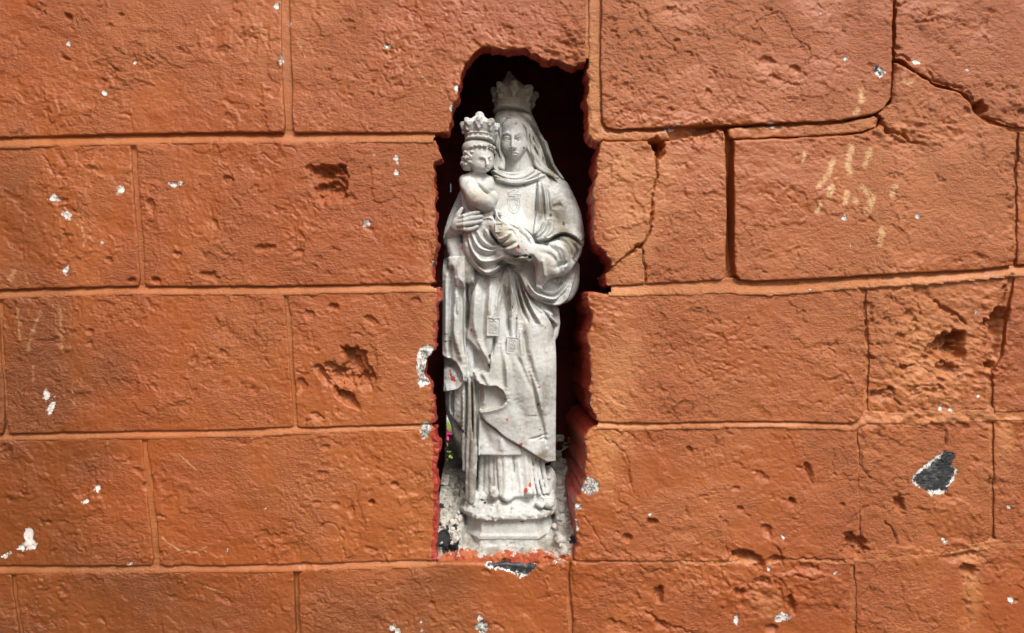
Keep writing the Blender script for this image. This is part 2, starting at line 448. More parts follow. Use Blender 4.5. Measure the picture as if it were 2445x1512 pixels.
# ---- cracks: (points, half width, depth)
CRACKS = [(zz(R1, [(120, 440), (140, 200), (170, 0)]), 1.0, 0.1),
          (zz(R1, [(640, 1120), (655, 1180), (645, 1300), (620, 1400), (620, 1512)]), 1.6, 8), (zz(R3, [(620, 0), (600, 130), (550, 215), (470, 280), (380, 350), (325, 400)]), 2.0, 9),
          (zz(R3, [(550, 215), (552, 320), (575, 400), (572, 500)]), 1.6, 8), (zz(R3, [(480, 275), (545, 220)]), 5, 6),
          (zz(R1, [(370, 20), (420, 20), (500, 45), (515, 85), (560, 140), (640, 215), (740, 310), (800, 375), (900, 385)]), 1.5, 2.4),
          (zz(R1, [(1110, 210), (1230, 95), (1320, 100), (1370, 190), (1420, 260)]), 1.4, 2.2), (zz(R1, [(1360, 160), (1440, 100), (1525, 90), (1580, 180), (1640, 280), (1735, 350), (1725, 460)]), 1.4, 2.4),
          (zz(R1, [(930, 260), (1000, 270), (1030, 290), (1080, 275)]), 1.3, 2), (zz(R1, [(1570, 580), (1660, 630), (1670, 690)]), 1.2, 1.8), (zz(R1, [(1370, 740), (1430, 780), (1425, 810)]), 1.2, 1.8),
          (zz(R2, [(890, 40), (960, 25)]), 1.6, 4), (zz(R2, [(880, 395), (940, 395), (985, 440)]), 2.2, 4), (zz(R2, [(1110, 500), (1150, 570), (1200, 590), (1350, 630), (1430, 690), (1450, 760), (1520, 820), (1700, 890), (1745, 910)]), 2.2, 4.5),
          (zz(R2, [(760, 815), (800, 880), (850, 940), (950, 960), (1000, 1010), (1040, 1020)]), 2.4, 5), (zz(R2, [(1745, 920), (1750, 1100), (1740, 1300)]), 2.2, 4),
          (zz(R4, [(1180, 630), (1270, 690), (1360, 750), (1400, 790)]), 3.0, 6), (zz(R4, [(1720, 430), (1700, 510), (1670, 560), (1668, 650)]), 2.0, 6), (zz(R4, [(1030, 540), (1050, 640), (1080, 720)]), 2.0, 3),
          (zz(R4, [(690, 930), (800, 940)]), 1.6, 2.5), (zz(R4, [(690, 1025), (830, 1025)]), 1.8, 2.5), (zz(R4, [(400, 890), (410, 960), (460, 1010), (455, 1090), (520, 1130), (570, 1220)]), 1.3, 2.0),
          (zz(R4, [(730, 500), (830, 500), (1000, 510), (1040, 550)]), 1.6, 2.5), (zz(R4, [(710, 1290), (860, 1245), (880, 1310), (930, 1360)]), 2.0, 4), (zz(R4, [(930, 1100), (1030, 1075)]), 2.4, 5),
          (zz(R4, [(1000, 1290), (1060, 1230), (1180, 1215), (1215, 1240)]), 1.8, 3),
          (zz(R6, [(1250, 80), (1255, 170)]), 2.6, 5), (zz(R6, [(825, 730), (880, 800), (900, 870)]), 2.2, 4), (zz(R6, [(250, 330), (300, 450)]), 3, 3), (zz(R6, [(455, 205), (450, 350), (475, 400)]), 1.4, 2),
          (zz(R6, [(200, 985), (330, 985), (520, 995)]), 2.0, 4), (zz(R6, [(140, 1105), (230, 1105), (300, 1130), (370, 1110)]), 2.0, 3), (zz(R6, [(865, 430), (900, 415), (960, 425), (990, 470)]), 1.6, 2.6), (zz(R6, [(900, 520), (950, 535), (990, 520)]), 1.6, 2.4),
          (zz(R6, [(640, 240), (660, 350), (710, 410)]), 1.8, 2.8), (zz(R6, [(690, 610), (620, 680), (550, 735)]), 3, 2.4),
          (zz(R5, [(240, 100), (300, 145), (400, 200), (450, 300), (450, 410), (490, 520)]), 1.3, 2), (zz(R5, [(130, 690), (200, 780), (300, 930), (370, 910), (430, 940), (480, 1000)]), 1.4, 2.2),
          (zz(R5, [(520, 990), (620, 945), (730, 930)]), 1.3, 2), (zz(R5, [(820, 1005), (1000, 1010), (1140, 1010), (1135, 890)]), 1.4, 2.5), (zz(R5, [(530, 1020), (600, 1080), (680, 1060), (740, 1110)]), 1.3, 2.0),
          (zz(R5, [(1500, 910), (1530, 950), (1545, 1020)]), 2, 4), (zz(R5, [(570, 1350), (640, 1400), (720, 1470), (800, 1470), (900, 1512)]), 2.0, 4), (zz(R5, [(10, 1250), (40, 1350), (45, 1512)]), 3.5, 4),
          (zz(R5, [(1060, 130), (1070, 240)]), 1.4, 2), (zz(R5, [(470, 30), (360, 70), (480, 105)]), 1.4, 2.4),
          (zz(L6, [(490, 710), (560, 720), (600, 760), (650, 800), (710, 795)]), 1.4, 2.2), (zz(L6, [(760, 750), (830, 735), (890, 760), (920, 850), (935, 960)]), 1.4, 2.2), (zz(L6, [(1340, 1170), (1240, 1200), (1080, 1290), (920, 1380)]), 1.6, 1.2),
          (zz(L6, [(30, 145), (150, 145), (220, 165)]), 1.3, 2), (zz(L6, [(630, 1430), (700, 1460), (760, 1470)]), 1.3, 2),
          (zz(L2, [(330, 1095), (380, 1110), (430, 1150), (480, 1160)]), 1.3, 2.2), (zz(L2, [(440, 1040), (540, 1040), (600, 1080)]), 1.3, 2), (zz(L2, [(0, 1140), (60, 1170), (130, 1220)]), 1.2, 1.6), (zz(L2, [(730, 490), (790, 515), (860, 480)]), 1.3, 2),
          (zz(L2, [(1330, 50), (1400, 70), (1450, 100)]), 1.3, 2), (zz(L2, [(650, 880), (700, 800), (770, 760)]), 1.2, 1.8), (zz(L2, [(1200, 540), (1250, 590), (1330, 610), (1380, 620)]), 1.2, 2), (zz(L2, [(1250, 760), (1320, 700), (1390, 670)]), 1.2, 2),
          (zz(L2, [(230, 290), (330, 230), (440, 180)]), 1.6, 1.3), (zz(L1, [(300, 1090), (350, 1160), (380, 1230), (460, 1240)]), 1.8, 1.8), (zz(L4, [(0, 420), (60, 450), (100, 480)]), 1.3, 2), (zz(L4, [(570, 820), (620, 790), (680, 810)]), 1.3, 2),
          (zz(L4, [(370, 880), (380, 960), (350, 1010), (390, 1060)]), 1.2, 1.8), (zz(L4, [(950, 890), (1010, 850), (1060, 865)]), 1.4, 2.4), (zz(L4, [(1150, 980), (1200, 970), (1250, 990)]), 1.4, 2), (zz(L4, [(660, 1480), (720, 1440), (770, 1450)]), 1.6, 2.6)]
# ---- gouges: (u, v, ru, rv, angle, depth, roughness)
GOUGE = [(*L2(830, 1210), 46, 14, 5, 9, .5), (*L2(860, 1280), 40, 16, 10, 7, .5), (*L2(850, 1340), 40, 16, 3, 9, .5), (*L2(780, 1330), 26, 46, -25, 5, .4), (*L2(880, 1400), 34, 20, 0, 5, .5),
         (*L4(1030, 1080), 26, 52, -28, 12, .45), (*L4(930, 1160), 46, 24, 30, 9, .5), (*L4(960, 1320), 38, 15, 35, 10, .4), (*L4(790, 1160), 12, 34, -30, 6, .5), (*L4(1080, 1200), 24, 22, 0, 7, .5), (*L4(630, 1230), 12, 22, 15, 6, .5),
         (*L4(370, 250), 24, 9, -10, 5, .5), (*L4(690, 720), 14, 12, 0, 5, .5), (*L4(855, 670), 11, 10, 0, 6, .5), (*L4(1120, 770), 18, 9, 20, 5, .6), (*L4(1440, 625), 12, 9, 0, 4, .4), (*L4(610, 280), 13, 8, 0, 4, .5),
         (*L1(490, 125), 12, 8, 35, 6, .4), (*L1(855, 105), 7, 6, 0, 4, .5), (*L1(770, 345), 0.1, 0.1, 0, 0, .4), (*L1(780, 190), 9, 6, 0, 3, .4), (*L1(450, 410), 8, 5, 30, 3, .5), (*L1(1620, 1280), 13, 9, 0, 5, .6), (*L1(1075, 1460), 10, 12, 0, 5, .5),
         (*L3(1500, 450), 24, 10, 10, 6, .6), (*L3(1100, 480), 12, 8, 0, 6, .5), (*L3(930, 480), 12, 7, -20, 5, .5), (*L3(780, 340), 8, 8, 0, 4, .5), (*L3(1265, 295), 12, 7, 15, 4, .5), (*L3(1590, 1000), 14, 9, 0, 4, .6), (*L3(640, 850), 9, 8, 0, 3, .5), (*L3(640, 930), 8, 6, 0, 3, .5),
         (*L6(1130, 580), 7, 6, 0, 12, .2), (*L6(1290, 460), 12, 8, 20, 5, .4), (*L6(730, 590), 12, 7, -20, 3, .4), (*L6(870, 600), 10, 8, 0, 3, .4), (*L6(985, 660), 8, 16, 0, 3, .5), (*L6(800, 200), 10, 7, 0, 4, .6), (*L6(770, 385), 16, 9, 0, 3, .4), (*L6(1550, 1300), 8, 8, 0, 4, .5), (*L6(650, 1035), 14, 8, 0, 9, .3),
         (*L5(1030, 480), 7, 10, 0, 5, .4), (*L5(440, 595), 8, 6, 0, 3, .4),
         (*R4(1240, 960), 46, 28, -38, 16, .5), (*R4(1340, 1000), 20, 22, 0, 14, .6), (*R4(1370, 890), 10, 20, 0, 12, .4), (*R4(1250, 1090), 32, 14, 15, 8, .6), (*R4(1620, 830), 15, 58, 8, 15, .4), (*R4(1570, 1080), 12, 12, 0, 12, .4), (*R4(1545, 780), 9, 9, 0, 10, .4),
         (*R4(1670, 535), 7, 7, 0, 9, .3), (*R4(780, 1310), 26, 12, 0, 5, .6), (*R4(830, 800), 10, 20, 0, 3, .6), (*R4(930, 900), 14, 14, 0, 4, .7), (*R4(1035, 830), 9, 26, 0, 3, .6), (*R4(985, 725), 10, 10, 30, 4, .4), (*R4(680, 720), 6, 30, 0, 6, .6), (*R4(690, 860), 6, 30, 0, 8, .5),
         (*R2(1490, 770), 17, 15, 30, 14, .4), (*R2(835, 930), 10, 8, 40, 8, .4), (*R2(1390, 790), 6, 14, -20, 4, .5), (*R2(1100, 160), 20, 7, 0, 4, .6), (*R2(900, 345), 14, 8, 0, 4, .6),
         (*R1(650, 1050), 11, 26, -4, 16, .25), (*R1(622, 1005), 12, 8, 0, 16, .2), (*R1(1000, 960), 34, 20, 10, 6, .8), (*R1(1630, 500), 18, 10, 50, 4, .6), (*R1(1430, 440), 18, 10, 10, 4, .7), (*R1(790, 290), 9, 4, 0, 4, .3), (*R1(750, 790), 14, 9, 0, 3, .7), (*R1(440, 620), 18, 10, 0, 3, .7), (*R1(1010, 660), 8, 8, 0, 4, .5),
         (*R1(1140, 910), 12, 7, 0, 10, .3),
         (*R5(1290, 975), 36, 17, 22, 10, .4), (*R5(1490, 980), 18, 9, -5, 8, .4), (*R5(615, 720), 14, 8, 0, 6, .3), (*R5(440, 830), 13, 11, 0, 6, .4), (*R5(1240, 630), 8, 8, 0, 5, .4), (*R5(1430, 790), 11, 16, -25, 6, .4), (*R5(1610, 580), 9, 14, -20, 5, .4), (*R5(885, 215), 8, 12, -30, 5, .4), (*R5(1730, 370), 8, 24, -18, 5, .4), (*R5(1135, 735), 6, 9, 0, 3, .4),
         (*R5(665, 1240), 12, 22, 0, 8, .5), (*R5(1230, 1215), 14, 9, 10, 8, .3), (*R5(1390, 1145), 18, 12, 20, 5, .5), (*R5(680, 1450), 20, 10, 20, 6, .5), (*R5(360, 1460), 22, 18, 20, 4, .6), (*R5(1600, 1310), 10, 26, -18, 8, .5), (*R5(1460, 1480), 14, 12, 0, 7, .5), (*R5(1380, 400), 14, 22, -30, 3, .6), (*R5(1210, 485), 12, 6, 0, 4, .4),
         (*R6(620, 860), 34, 13, 25, 10, .5), (*R6(920, 600), 14, 20, -20, 7, .6), (*R6(1400, 1070), 17, 18, 20, 9, .6), (*R6(1350, 970), 34, 10, -10, 6, .6), (*R6(155, 575), 7, 13, -25, 4, .4), (*R6(515, 605), 7, 7, 30, 4, .4), (*R6(1555, 460), 6, 18, 0, 5, .4), (*R6(1380, 1400), 14, 40, 0, 3, .6), (*R6(600, 950), 30, 18, 15, 4, .7), (*R6(270, 1050), 30, 12, 5, 5, .6)]
# ---- low swellings: (u, v, ru, rv, height)
BULGE = [(1830, 1430, 75, 60, 6), (2040, 1320, 30, 18, 4), (2100, 1150, 60, 60, 2), (820, 900, 80, 60, -2), (1450, 1240, 60, 120, 2.5), (2230, 800, 90, 120, -3), (1000, 1200, 30, 120, -2)]
# paint worn to lighter ochre, plus pale sheen coloured in at upper right: (u, v, ru, rv, amount)
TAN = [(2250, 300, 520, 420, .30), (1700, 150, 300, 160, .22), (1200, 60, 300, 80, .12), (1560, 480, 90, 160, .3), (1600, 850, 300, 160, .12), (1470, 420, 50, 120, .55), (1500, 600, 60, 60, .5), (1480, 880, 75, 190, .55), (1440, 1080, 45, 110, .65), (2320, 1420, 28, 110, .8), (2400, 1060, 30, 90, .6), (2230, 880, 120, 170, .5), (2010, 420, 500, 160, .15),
       (1830, 1440, 50, 60, .5), (1600, 1300, 300, 300, .1), (2310, 1325, 50, 20, .6), (1020, 760, 25, 330, .35), (985, 640, 90, 500, .15), (1420, 200, 12, 170, .5)]
TONE = [(0, 1400, 640, 560, .50), (0, 800, 300, 600, .2), (800, 1600, 900, 260, .28), (0, 300, 260, 300, .15), (60, 560, 150, 120, .34), (95, 830, 110, 160, .45), (70, 1240, 120, 160, .45), (170, 1080, 140, 60, .45), (40, 1000, 90, 80, .4), (620, 1200, 110, 130, .3), (30, 450, 80, 80, .25), (1080, 1380, 80, 40, .35), (250, 1420, 300, 120, .25), (270, 880, 60, 60, .35), (1000, 1440, 260, 90, .18)]  # local grime; the broad entries paint in the light fall-off at left and bottom

# broken-out hollows with sharp rims: (outline, depth)
HOLLOW = [(zz(R4, [(1065, 1045), (1130, 960), (1200, 890), (1320, 848), (1395, 846), (1402, 900), (1365, 1045), (1230, 1040)]), 24), (zz(R4, [(1585, 700), (1670, 650), (1705, 695), (1660, 830), (1640, 975), (1600, 1035), (1548, 975), (1560, 820)]), 22),
          (zz(R4, [(1535, 1110), (1540, 1060), (1590, 1055), (1620, 1120), (1580, 1125)]), 14), (zz(R4, [(1510, 810), (1520, 765), (1570, 770), (1555, 815)]), 12), (zz(R4, [(710, 1330), (720, 1270), (860, 1245), (880, 1300), (790, 1330)]), 8), (zz(R4, [(1100, 1120), (1260, 1080), (1320, 1100), (1280, 1180), (1200, 1150)]), 7),
          (zz(R4, [(1030, 545), (1120, 520), (1150, 600), (1100, 700), (1060, 640)]), 4), (zz(R4, [(680, 640), (730, 640), (735, 800), (690, 830)]), 5),
          (zz(L4, [(905, 960), (960, 955), (1040, 1030), (1085, 1120), (1135, 1240), (1000, 1235), (860, 1200), (835, 1110), (930, 1090), (960, 1040)]), 14), (zz(L4, [(870, 1260), (990, 1290), (1050, 1385), (1010, 1395), (900, 1330)]), 13), (zz(L4, [(740, 1100), (780, 1110), (830, 1220), (800, 1225), (755, 1170)]), 8),
          (zz(L2, [(705, 1205), (760, 1190), (950, 1182), (975, 1260), (960, 1330), (800, 1320), (720, 1280)]), 10), (zz(L2, [(715, 1335), (830, 1300), (960, 1340), (940, 1420), (850, 1440), (790, 1485), (740, 1420)]), 10),
          (zz(R1, [(588, 988), (710, 988), (697, 1100), (655, 1132), (625, 1060)]), 40), (zz(R5, [(1145, 1005), (1200, 930), (1260, 918), (1330, 940), (1410, 1005), (1395, 1062), (1320, 1040), (1250, 1010)]), 15), (zz(R5, [(1420, 1010), (1450, 965), (1530, 965), (1550, 1020)]), 11),
          (zz(R6, [(480, 895), (560, 828), (640, 850), (725, 920), (640, 985), (560, 960)]), 13), (zz(R6, [(1280, 975), (1330, 945), (1500, 920), (1440, 990), (1330, 990)]), 8), (zz(R6, [(1360, 1030), (1440, 1020), (1480, 1080), (1420, 1110), (1370, 1090)]), 10),
          (zz(R5, [(1350, 1130), (1480, 1105), (1560, 1260), (1590, 1380), (1500, 1400), (1260, 1400), (1200, 1250)]), 4), (zz(R2, [(1450, 735), (1510, 730), (1540, 815), (1480, 800)]), 18), (zz(R5, [(580, 710), (650, 715), (640, 740), (590, 745)]), 7), (zz(R5, [(410, 830), (450, 808), (475, 830), (440, 860), (415, 860)]), 7),
          (zz(R1, [(1500, 700), (1690, 690), (1680, 740), (1540, 770)]), 2.5), (zz(R1, [(890, 900), (1080, 900), (1110, 1020), (1000, 1030), (920, 980)]), 5), (zz(R2, [(730, 870), (790, 840), (850, 940), (810, 950)]), 9), (zz(R4, [(920, 1360), (1100, 1250), (1215, 1240), (1200, 1270), (1080, 1290), (1000, 1330)]), 4),
          (zz(R6, [(880, 560), (950, 570), (970, 640), (930, 690), (890, 640)]), 9), (zz(R5, [(630, 1190), (690, 1185), (700, 1260), (650, 1300), (625, 1260)]), 10), (zz(R5, [(1195, 1240), (1200, 1200), (1265, 1210), (1240, 1250)]), 9)]
HOLLOW += [(zz(R6, [(60, 1100), (250, 1060), (420, 1090), (560, 1180), (480, 1300), (200, 1330)]), -4), (zz(R6, [(1150, 560), (1350, 570), (1500, 640), (1480, 800), (1250, 840), (1100, 720)]), -4), (zz(R5, [(500, 960), (760, 940), (900, 1050), (760, 1180), (560, 1120)]), -3),
           (zz(R5, [(30, 1000), (300, 940), (480, 1010), (420, 1300), (100, 1350)]), -3.5), (zz(R6, [(640, 60), (900, 20), (1000, 120), (860, 260), (700, 200)]), -3), (zz(R5, [(900, 1150), (1150, 1080), (1200, 1250), (1050, 1400), (900, 1330)]), -3), (zz(R2, [(900, 420), (1100, 480), (1200, 600), (1400, 660), (1430, 780), (1250, 900), (900, 860), (870, 640)]), -4),
           (zz(R4, [(760, 560), (1000, 540), (1060, 760), (1000, 960), (780, 900), (720, 720)]), -4), (zz(R4, [(1120, 1180), (1420, 1120), (1500, 1260), (1300, 1360), (1100, 1320)]), -4), (zz(R6, [(650, 960), (900, 880), (1250, 930), (1150, 1050), (760, 1090)]), -3.5), (zz(L6, [(640, 300), (800, 330), (820, 440), (700, 420)]), -1.5)]

def blobs(lst, u, v):
    t = np.zeros(u.shape, np.float32)
    for cu, cv, ru, rv, a in lst:
        t += a * np.exp(-(((u - cu) / ru) ** 2 + ((v - cv) / rv) ** 2))
    return t

def wall_relief(u, v):
    """height of the painted surface in px (towards the camera)"""
    ca, sa = math.cos(R(16)), math.sin(R(16))
    ur = (u * ca + v * sa) * 0.55; vr = -u * sa + v * ca
    lrg = 3.0 * fbm(u, v, 320, 2, 11) + 2.2 * fbm(u, v, 95, 3, 21)
    h = 1.3 * fbm(ur, vr, 22, 3, 31) + 1.0 * fbm(ur * 1.4, vr, 7, 2, 41, 0.7)
    # flaked paint films: many low terraces with crisp wandering edges
    wu = u + 16 * fbm(u, v, 26, 3, 51); wv = v + 16 * fbm(u, v, 26, 3, 55)
    for sc, th, am, sd in ((85, 0.10, 1.9, 61), (60, 0.24, 1.7, 71), (38, 0.34, 1.5, 81), (130, -0.12, 1.6, 91), (50, -0.36, 1.4, 96)):
        n = fbm(wu, wv, sc, 5, sd, 0.55)
        mk = sst(0.45 + 1.5 * fbm(u, v, 150, 2, sd + 5))
        h = h + 1.3 * am * sst((n - th) / 0.018) * mk - 0.8 * mk * np.exp(-((n - th + .008) / 0.012) ** 2)
    # pores and grit
    por = 0.35 + 0.5 * fbm(u, v, 210, 2, 101) + blobs([(1650, 200, 330, 130, .9), (1180, 70, 230, 90, .8), (1560, 820, 200, 140, .5), (1900, 900, 170, 120, .5), (300, 180, 300, 160, .25), (2250, 200, 200, 160, .2), (520, 420, 200, 120, .2)], u, v)
    por = np.clip(por, 0.05, 1.2)
    for sc, th, am, sd in ((13, 0.60, 2.2, 111), (7.5, 0.56, 1.7, 114)):
        n = fbm(ur * 1.5 + 3 * fbm(u, v, 8, 1, 118), vr, sc, 2, sd, 0.6)
        h = h - am * sst((n - th + 0.20 * por) / 0.14) * por
    # sparse dents with ragged floors
    n = fbm(ur * 1.2 + 6 * fbm(u, v, 12, 2, 119), vr + 6 * fbm(u, v, 12, 2, 128), 30, 2, 121)
    h = h - 3.2 * sst((n - 0.66) / 0.07) * (1 + 0.8 * fbm(u, v, 7, 2, 124))
    # ridges left by trowel and brush
    n = np.abs(fbm(ur * 0.8, vr * 1.3, 34, 3, 126, 0.6))
    h = h + 1.1 * np.exp(-(n / 0.035) ** 2) * sst(0.3 + 1.5 * fbm(u, v, 120, 2, 129))
    h = 0.85 * h + lrg
    # rough broken lower edge over the niche
    br = blobs([(2170, 330, 90, 30, .7), (2400, 250, 60, 60, .5), (2380, 820, 40, 120, .8), (2330, 1320, 90, 40, .6), (1780, 1400, 150, 60, .45), (2100, 1180, 60, 90, .35), (2420, 480, 24, 160, .6), (1640, 1340, 120, 30, .3), (1370, 90, 40, 60, 1.0), (1330, 125, 60, 22, .8), (2250, 60, 200, 50, .35), (2230, 850, 150, 160, .75), (2100, 320, 160, 26, .6), (1780, 300, 160, 14, .7), (2250, 1000, 190, 25, .9), (1660, 320, 80, 20, .6), (1900, 1420, 120, 60, .3), (1450, 740, 50, 60, .4)], u, v)
    h = h + np.clip(br, 0, 1.2) * (9.5 * fbm(u, v, 18, 4, 131) + 5 * fbm(ur * .7, vr * 1.5, 10, 3, 135))
    for cu, cv, ru, rv, a in BULGE:
        h = h + a * np.exp(-(((u - cu) / ru) ** 2 + ((v - cv) / rv) ** 2) ** 1.5)
    fine = fbm(u, v, 14, 3, 141)
    for cu, cv, ru, rv, an, dp, rg in GOUGE:
        m = (np.abs(u - cu) < 2.2 * max(ru, rv) + 6) & (np.abs(v - cv) < 2.2 * max(ru, rv) + 6)
        if not m.any(): continue
        a = R(an); du = u[m] - cu; dv = v[m] - cv
        x = (du * math.cos(a) + dv * math.sin(a)) / ru; y = (-du * math.sin(a) + dv * math.cos(a)) / rv
        d = np.hypot(x, y) + rg * fine[m] * 1.2
        dp = dp * 1.35
        prof = sst((1.05 - d) / 0.22) * (0.75 - 0.45 * dv / (rv + ru) * 2) + 0.25 * sst((1.2 - d) / 1.2)
        h[m] -= dp * np.clip(prof, 0, 1.3) * (1 + 0.5 * fine[m])
    for P, dp in HOLLOW:
        P = np.array(P); lo = P.min(0) - 8; hi = P.max(0) + 8
        m = (u > lo[0]) & (u < hi[0]) & (v > lo[1]) & (v < hi[1])
        if not m.any(): continue
        sd = poly_sd(u[m] + 7 * fine[m], v[m] + 7 * vnoise(u[m] / 11, v[m] / 11, 161), P)
        t = np.clip((v[m] - P[:, 1].min()) / (np.ptp(P[:, 1]) + 1), 0, 1)
        h[m] -= dp * sst(sd / 3.5 + .3) * (1.05 - 0.75 * t) + sst(sd / 6) * dp * .55 * (fbm(u[m], v[m], 11, 3, 165))
    for pts, hw, dp in CRACKS:
        P = catmull(pts, 4); lo = P.min(0) - 12; hi = P.max(0) + 12
        m = (u > lo[0]) & (u < hi[0]) & (v > lo[1]) & (v < hi[1])
        if not m.any(): continue
        du = u[m] + 5 * fine[m]; dv = v[m] + 5 * vnoise(u[m] / 9, v[m] / 9, 151)
        d = seg_dist(du, dv, P[:-1], P[1:])
        h[m] -= 1.6 * dp * sst(1.3 - d / (hw * 1.1))
    return h

def surf_attrs(u, v):
    chip, kind = chip_field(u, v)
    sc = np.zeros(u.shape, np.float32)
    for q_, (pts, w) in enumerate(SCUFF):
        P = np.array(pts); lo = P.min(0) - 20; hi = P.max(0) + 20
        m = (u > lo[0]) & (u < hi[0]) & (v > lo[1]) & (v < hi[1])
        if m.any():
            d = seg_dist(u[m] + 3 * vnoise(u[m] / 7, v[m] / 7, 3), v[m], P[:-1], P[1:])
            sc[m] = np.maximum(sc[m], sst(1.25 - d / w) * (0.35 if 16 <= q_ <= 21 else 0.9 if q_ < 16 else 0.7))
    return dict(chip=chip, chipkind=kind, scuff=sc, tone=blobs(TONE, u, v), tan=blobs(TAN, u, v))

FINE, COARSE = 2.6, 26.0
def axis(a, b, lo, hi):
    """grid lines from a to b, fine inside [lo, hi]"""
    out = []; x = a
    while x < b:
        out.append(x)
        x += FINE if (lo - 4 <= x <= hi + 4) else COARSE
    out.append(b)
    return np.array(out)

RINGS = np.array([0.6, 3, 7, 14, 28, 55, 100, 160, 243, 330], dtype=np.float32)

def build_block(name, poly, parent, mats=M_WALL, r=6.0, off=0.0, tilt=(0, 0), seed=0, amp=0.8, niche=None, slant=0.0, depth=60, red=0.0, amps=None, mortar=None, extra_tan=0.0):
    """one block: front face as a dense relief clipped by its outline, edges rounded, sides running back into the wall.
    niche: function(u, v) -> 0..1 weight saying which part of the outline borders the hole (rough, red painted reveal)"""
    P0 = np.asarray(poly, dtype=np.float64)
    if niche is not None:
        mid_ = (P0 + np.roll(P0, -1, axis=0)) / 2
        amps = np.where(near_hole(mid_[:, 0], mid_[:, 1]) > .5, 4.2, amp)
    P, _ = roughen(P0, 3.6 if niche is not None else 5.0, amp, seed, amps)
    lo = P.min(0) - 1; hi = P.max(0) + 1
    us = axis(lo[0], hi[0], -30, PXW + 30); vv = axis(lo[1], hi[1], -30, PXH + 30)
    U, V = np.meshgrid(us, vv, indexing='ij')
    U = U.astype(np.float32); V = V.astype(np.float32)
    ins = in_poly(U, V, P)
    A, B = P, np.roll(P, -1, axis=0)
    d, nx, ny, _, si = seg_dist(U, V, A, B, True)
    cell = ins[:-1, :-1] | ins[1:, :-1] | ins[:-1, 1:] | ins[1:, 1:]
    used = np.zeros(U.shape, bool)
    used[:-1, :-1] |= cell; used[1:, :-1] |= cell; used[:-1, 1:] |= cell; used[1:, 1:] |= cell
    snap = used & ~ins
    Uq = np.where(snap, nx, U); Vq = np.where(snap, ny, V); dq = np.where(ins, d, 0)
    idx = np.full(U.shape, -1, np.int64); idx[used] = np.arange(used.sum())
    u = Uq[used]; v = Vq[used]; dd = dq[used]
    c = np.argwhere(cell)
    i, j = c[:, 0], c[:, 1]
    faces = np.stack([idx[i, j], idx[i, j + 1], idx[i + 1, j + 1], idx[i + 1, j]], 1)
    cu, cv = P0.mean(0)
    if mortar is None:
        h = wall_relief(u, v)
    else:
        h = mortar(u, v)
    h = h + off + tilt[0] * (u - cu) / 350 + tilt[1] * (v - cv) / 170
    rr = r * (0.75 + 0.5 * vnoise(u / 40, v / 40, 200 + seed % 7) + 0.35 * vnoise(u / 11, v / 11, 210 + seed % 7))
    seg_ = B - A; nv_ = -seg_[:, 0] / (np.hypot(seg_[:, 0], seg_[:, 1]) + 1e-9)
    if np.sum(A[:, 0] * B[:, 1] - B[:, 0] * A[:, 1]) < 0: nv_ = -nv_
    up = np.clip(-nv_[si[used]], 0, 1)
    rr = np.clip(rr * (0.50 + 1.2 * up), 1.2, None)
    nw = niche(u, v) if niche is not None else np.zeros_like(u)
    rr = rr * (1 - 0.55 * nw)
    t = np.clip(1 - dd / rr, 0, 1)
    h = h - rr * (1 - np.sqrt(np.clip(1 - t * t, 0, 1)))
    # broken arris along the hole
    rough = nw * sst(1 - dd / 16) * (1.0 + 6 * fbm(u, v, 13, 4, 230 + seed % 3, .6))
    h = h - np.clip(rough, 0, None)
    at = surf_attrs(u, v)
    at['reveal'] = red * nw * sst(1.1 - dd / 20.0)
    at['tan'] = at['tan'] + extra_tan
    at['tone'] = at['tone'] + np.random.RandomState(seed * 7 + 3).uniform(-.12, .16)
    h = h - 1.6 * sst(at['chip'] / 3 + 0.5)
    # boundary of the front sheet, pushed back ring by ring
    e = np.concatenate([faces[:, [0, 1]], faces[:, [1, 2]], faces[:, [2, 3]], faces[:, [3, 0]]])
    key = np.minimum(e[:, 0], e[:, 1]) * (len(u) + 1) + np.maximum(e[:, 0], e[:, 1])
    _, inv, cnt = np.unique(key, return_inverse=True, return_counts=True)
    be = e[cnt[inv] == 1]
    be = be[be[:, 0] != be[:, 1]]
    bv = np.unique(be)
    pos = np.full(len(u), -1, np.int64); pos[bv] = np.arange(len(bv))
    bu, bvv = u[bv], v[bv]
    db, qx, qy, _, sb = seg_dist(bu, bvv, A, B, True)
    seg = B - A; nrm = np.stack([seg[:, 1], -seg[:, 0]], 1) / (np.hypot(seg[:, 0], seg[:, 1])[:, None] + 1e-9)
    area = 0.5 * np.sum(A[:, 0] * B[:, 1] - B[:, 0] * A[:, 1])
    if area < 0: nrm = -nrm
    nb = nrm[sb]
    bn = niche(bu, bvv) if niche is not None else np.zeros_like(bu)
    rings = [q for q in RINGS if q <= depth] + [depth]
    VV = [np.stack([(u - CX) * S, -h * S, (CY - v) * S], 1)]
    FF = [faces]; extra = {k: [a] for k, a in at.items()}
    prev = bv; base = len(u)
    for kx, q in enumerate(rings):
        o2 = bn * (slant * (q / 243.0) + 0.06 * q * 0 + (1.2 + 3.0 * min(1, q / 40)) * (fbm(bu + bvv * 0.7, np.full_like(bu, q * 1.3), 26, 3, 240 + seed % 5) + .7 * fbm(bu + bvv * 0.8, np.full_like(bu, q * 2.3), 7, 2, 250 + seed % 5)) * min(1.0, q / 6.0))
        uu = bu + nb[:, 0] * o2; vvv = bvv + nb[:, 1] * o2
        yb = -h[bv] * S + q * S
        VV.append(np.stack([(uu - CX) * S, yb, (CY - vvv) * S], 1))
        cur = base + np.arange(len(bv))
        pa = prev[pos[be[:, 0]]] if kx else be[:, 0]; pb = prev[pos[be[:, 1]]] if kx else be[:, 1]
        ca_, cb_ = cur[pos[be[:, 0]]], cur[pos[be[:, 1]]]
        FF.append(np.stack([pb, pa, ca_, cb_], 1))
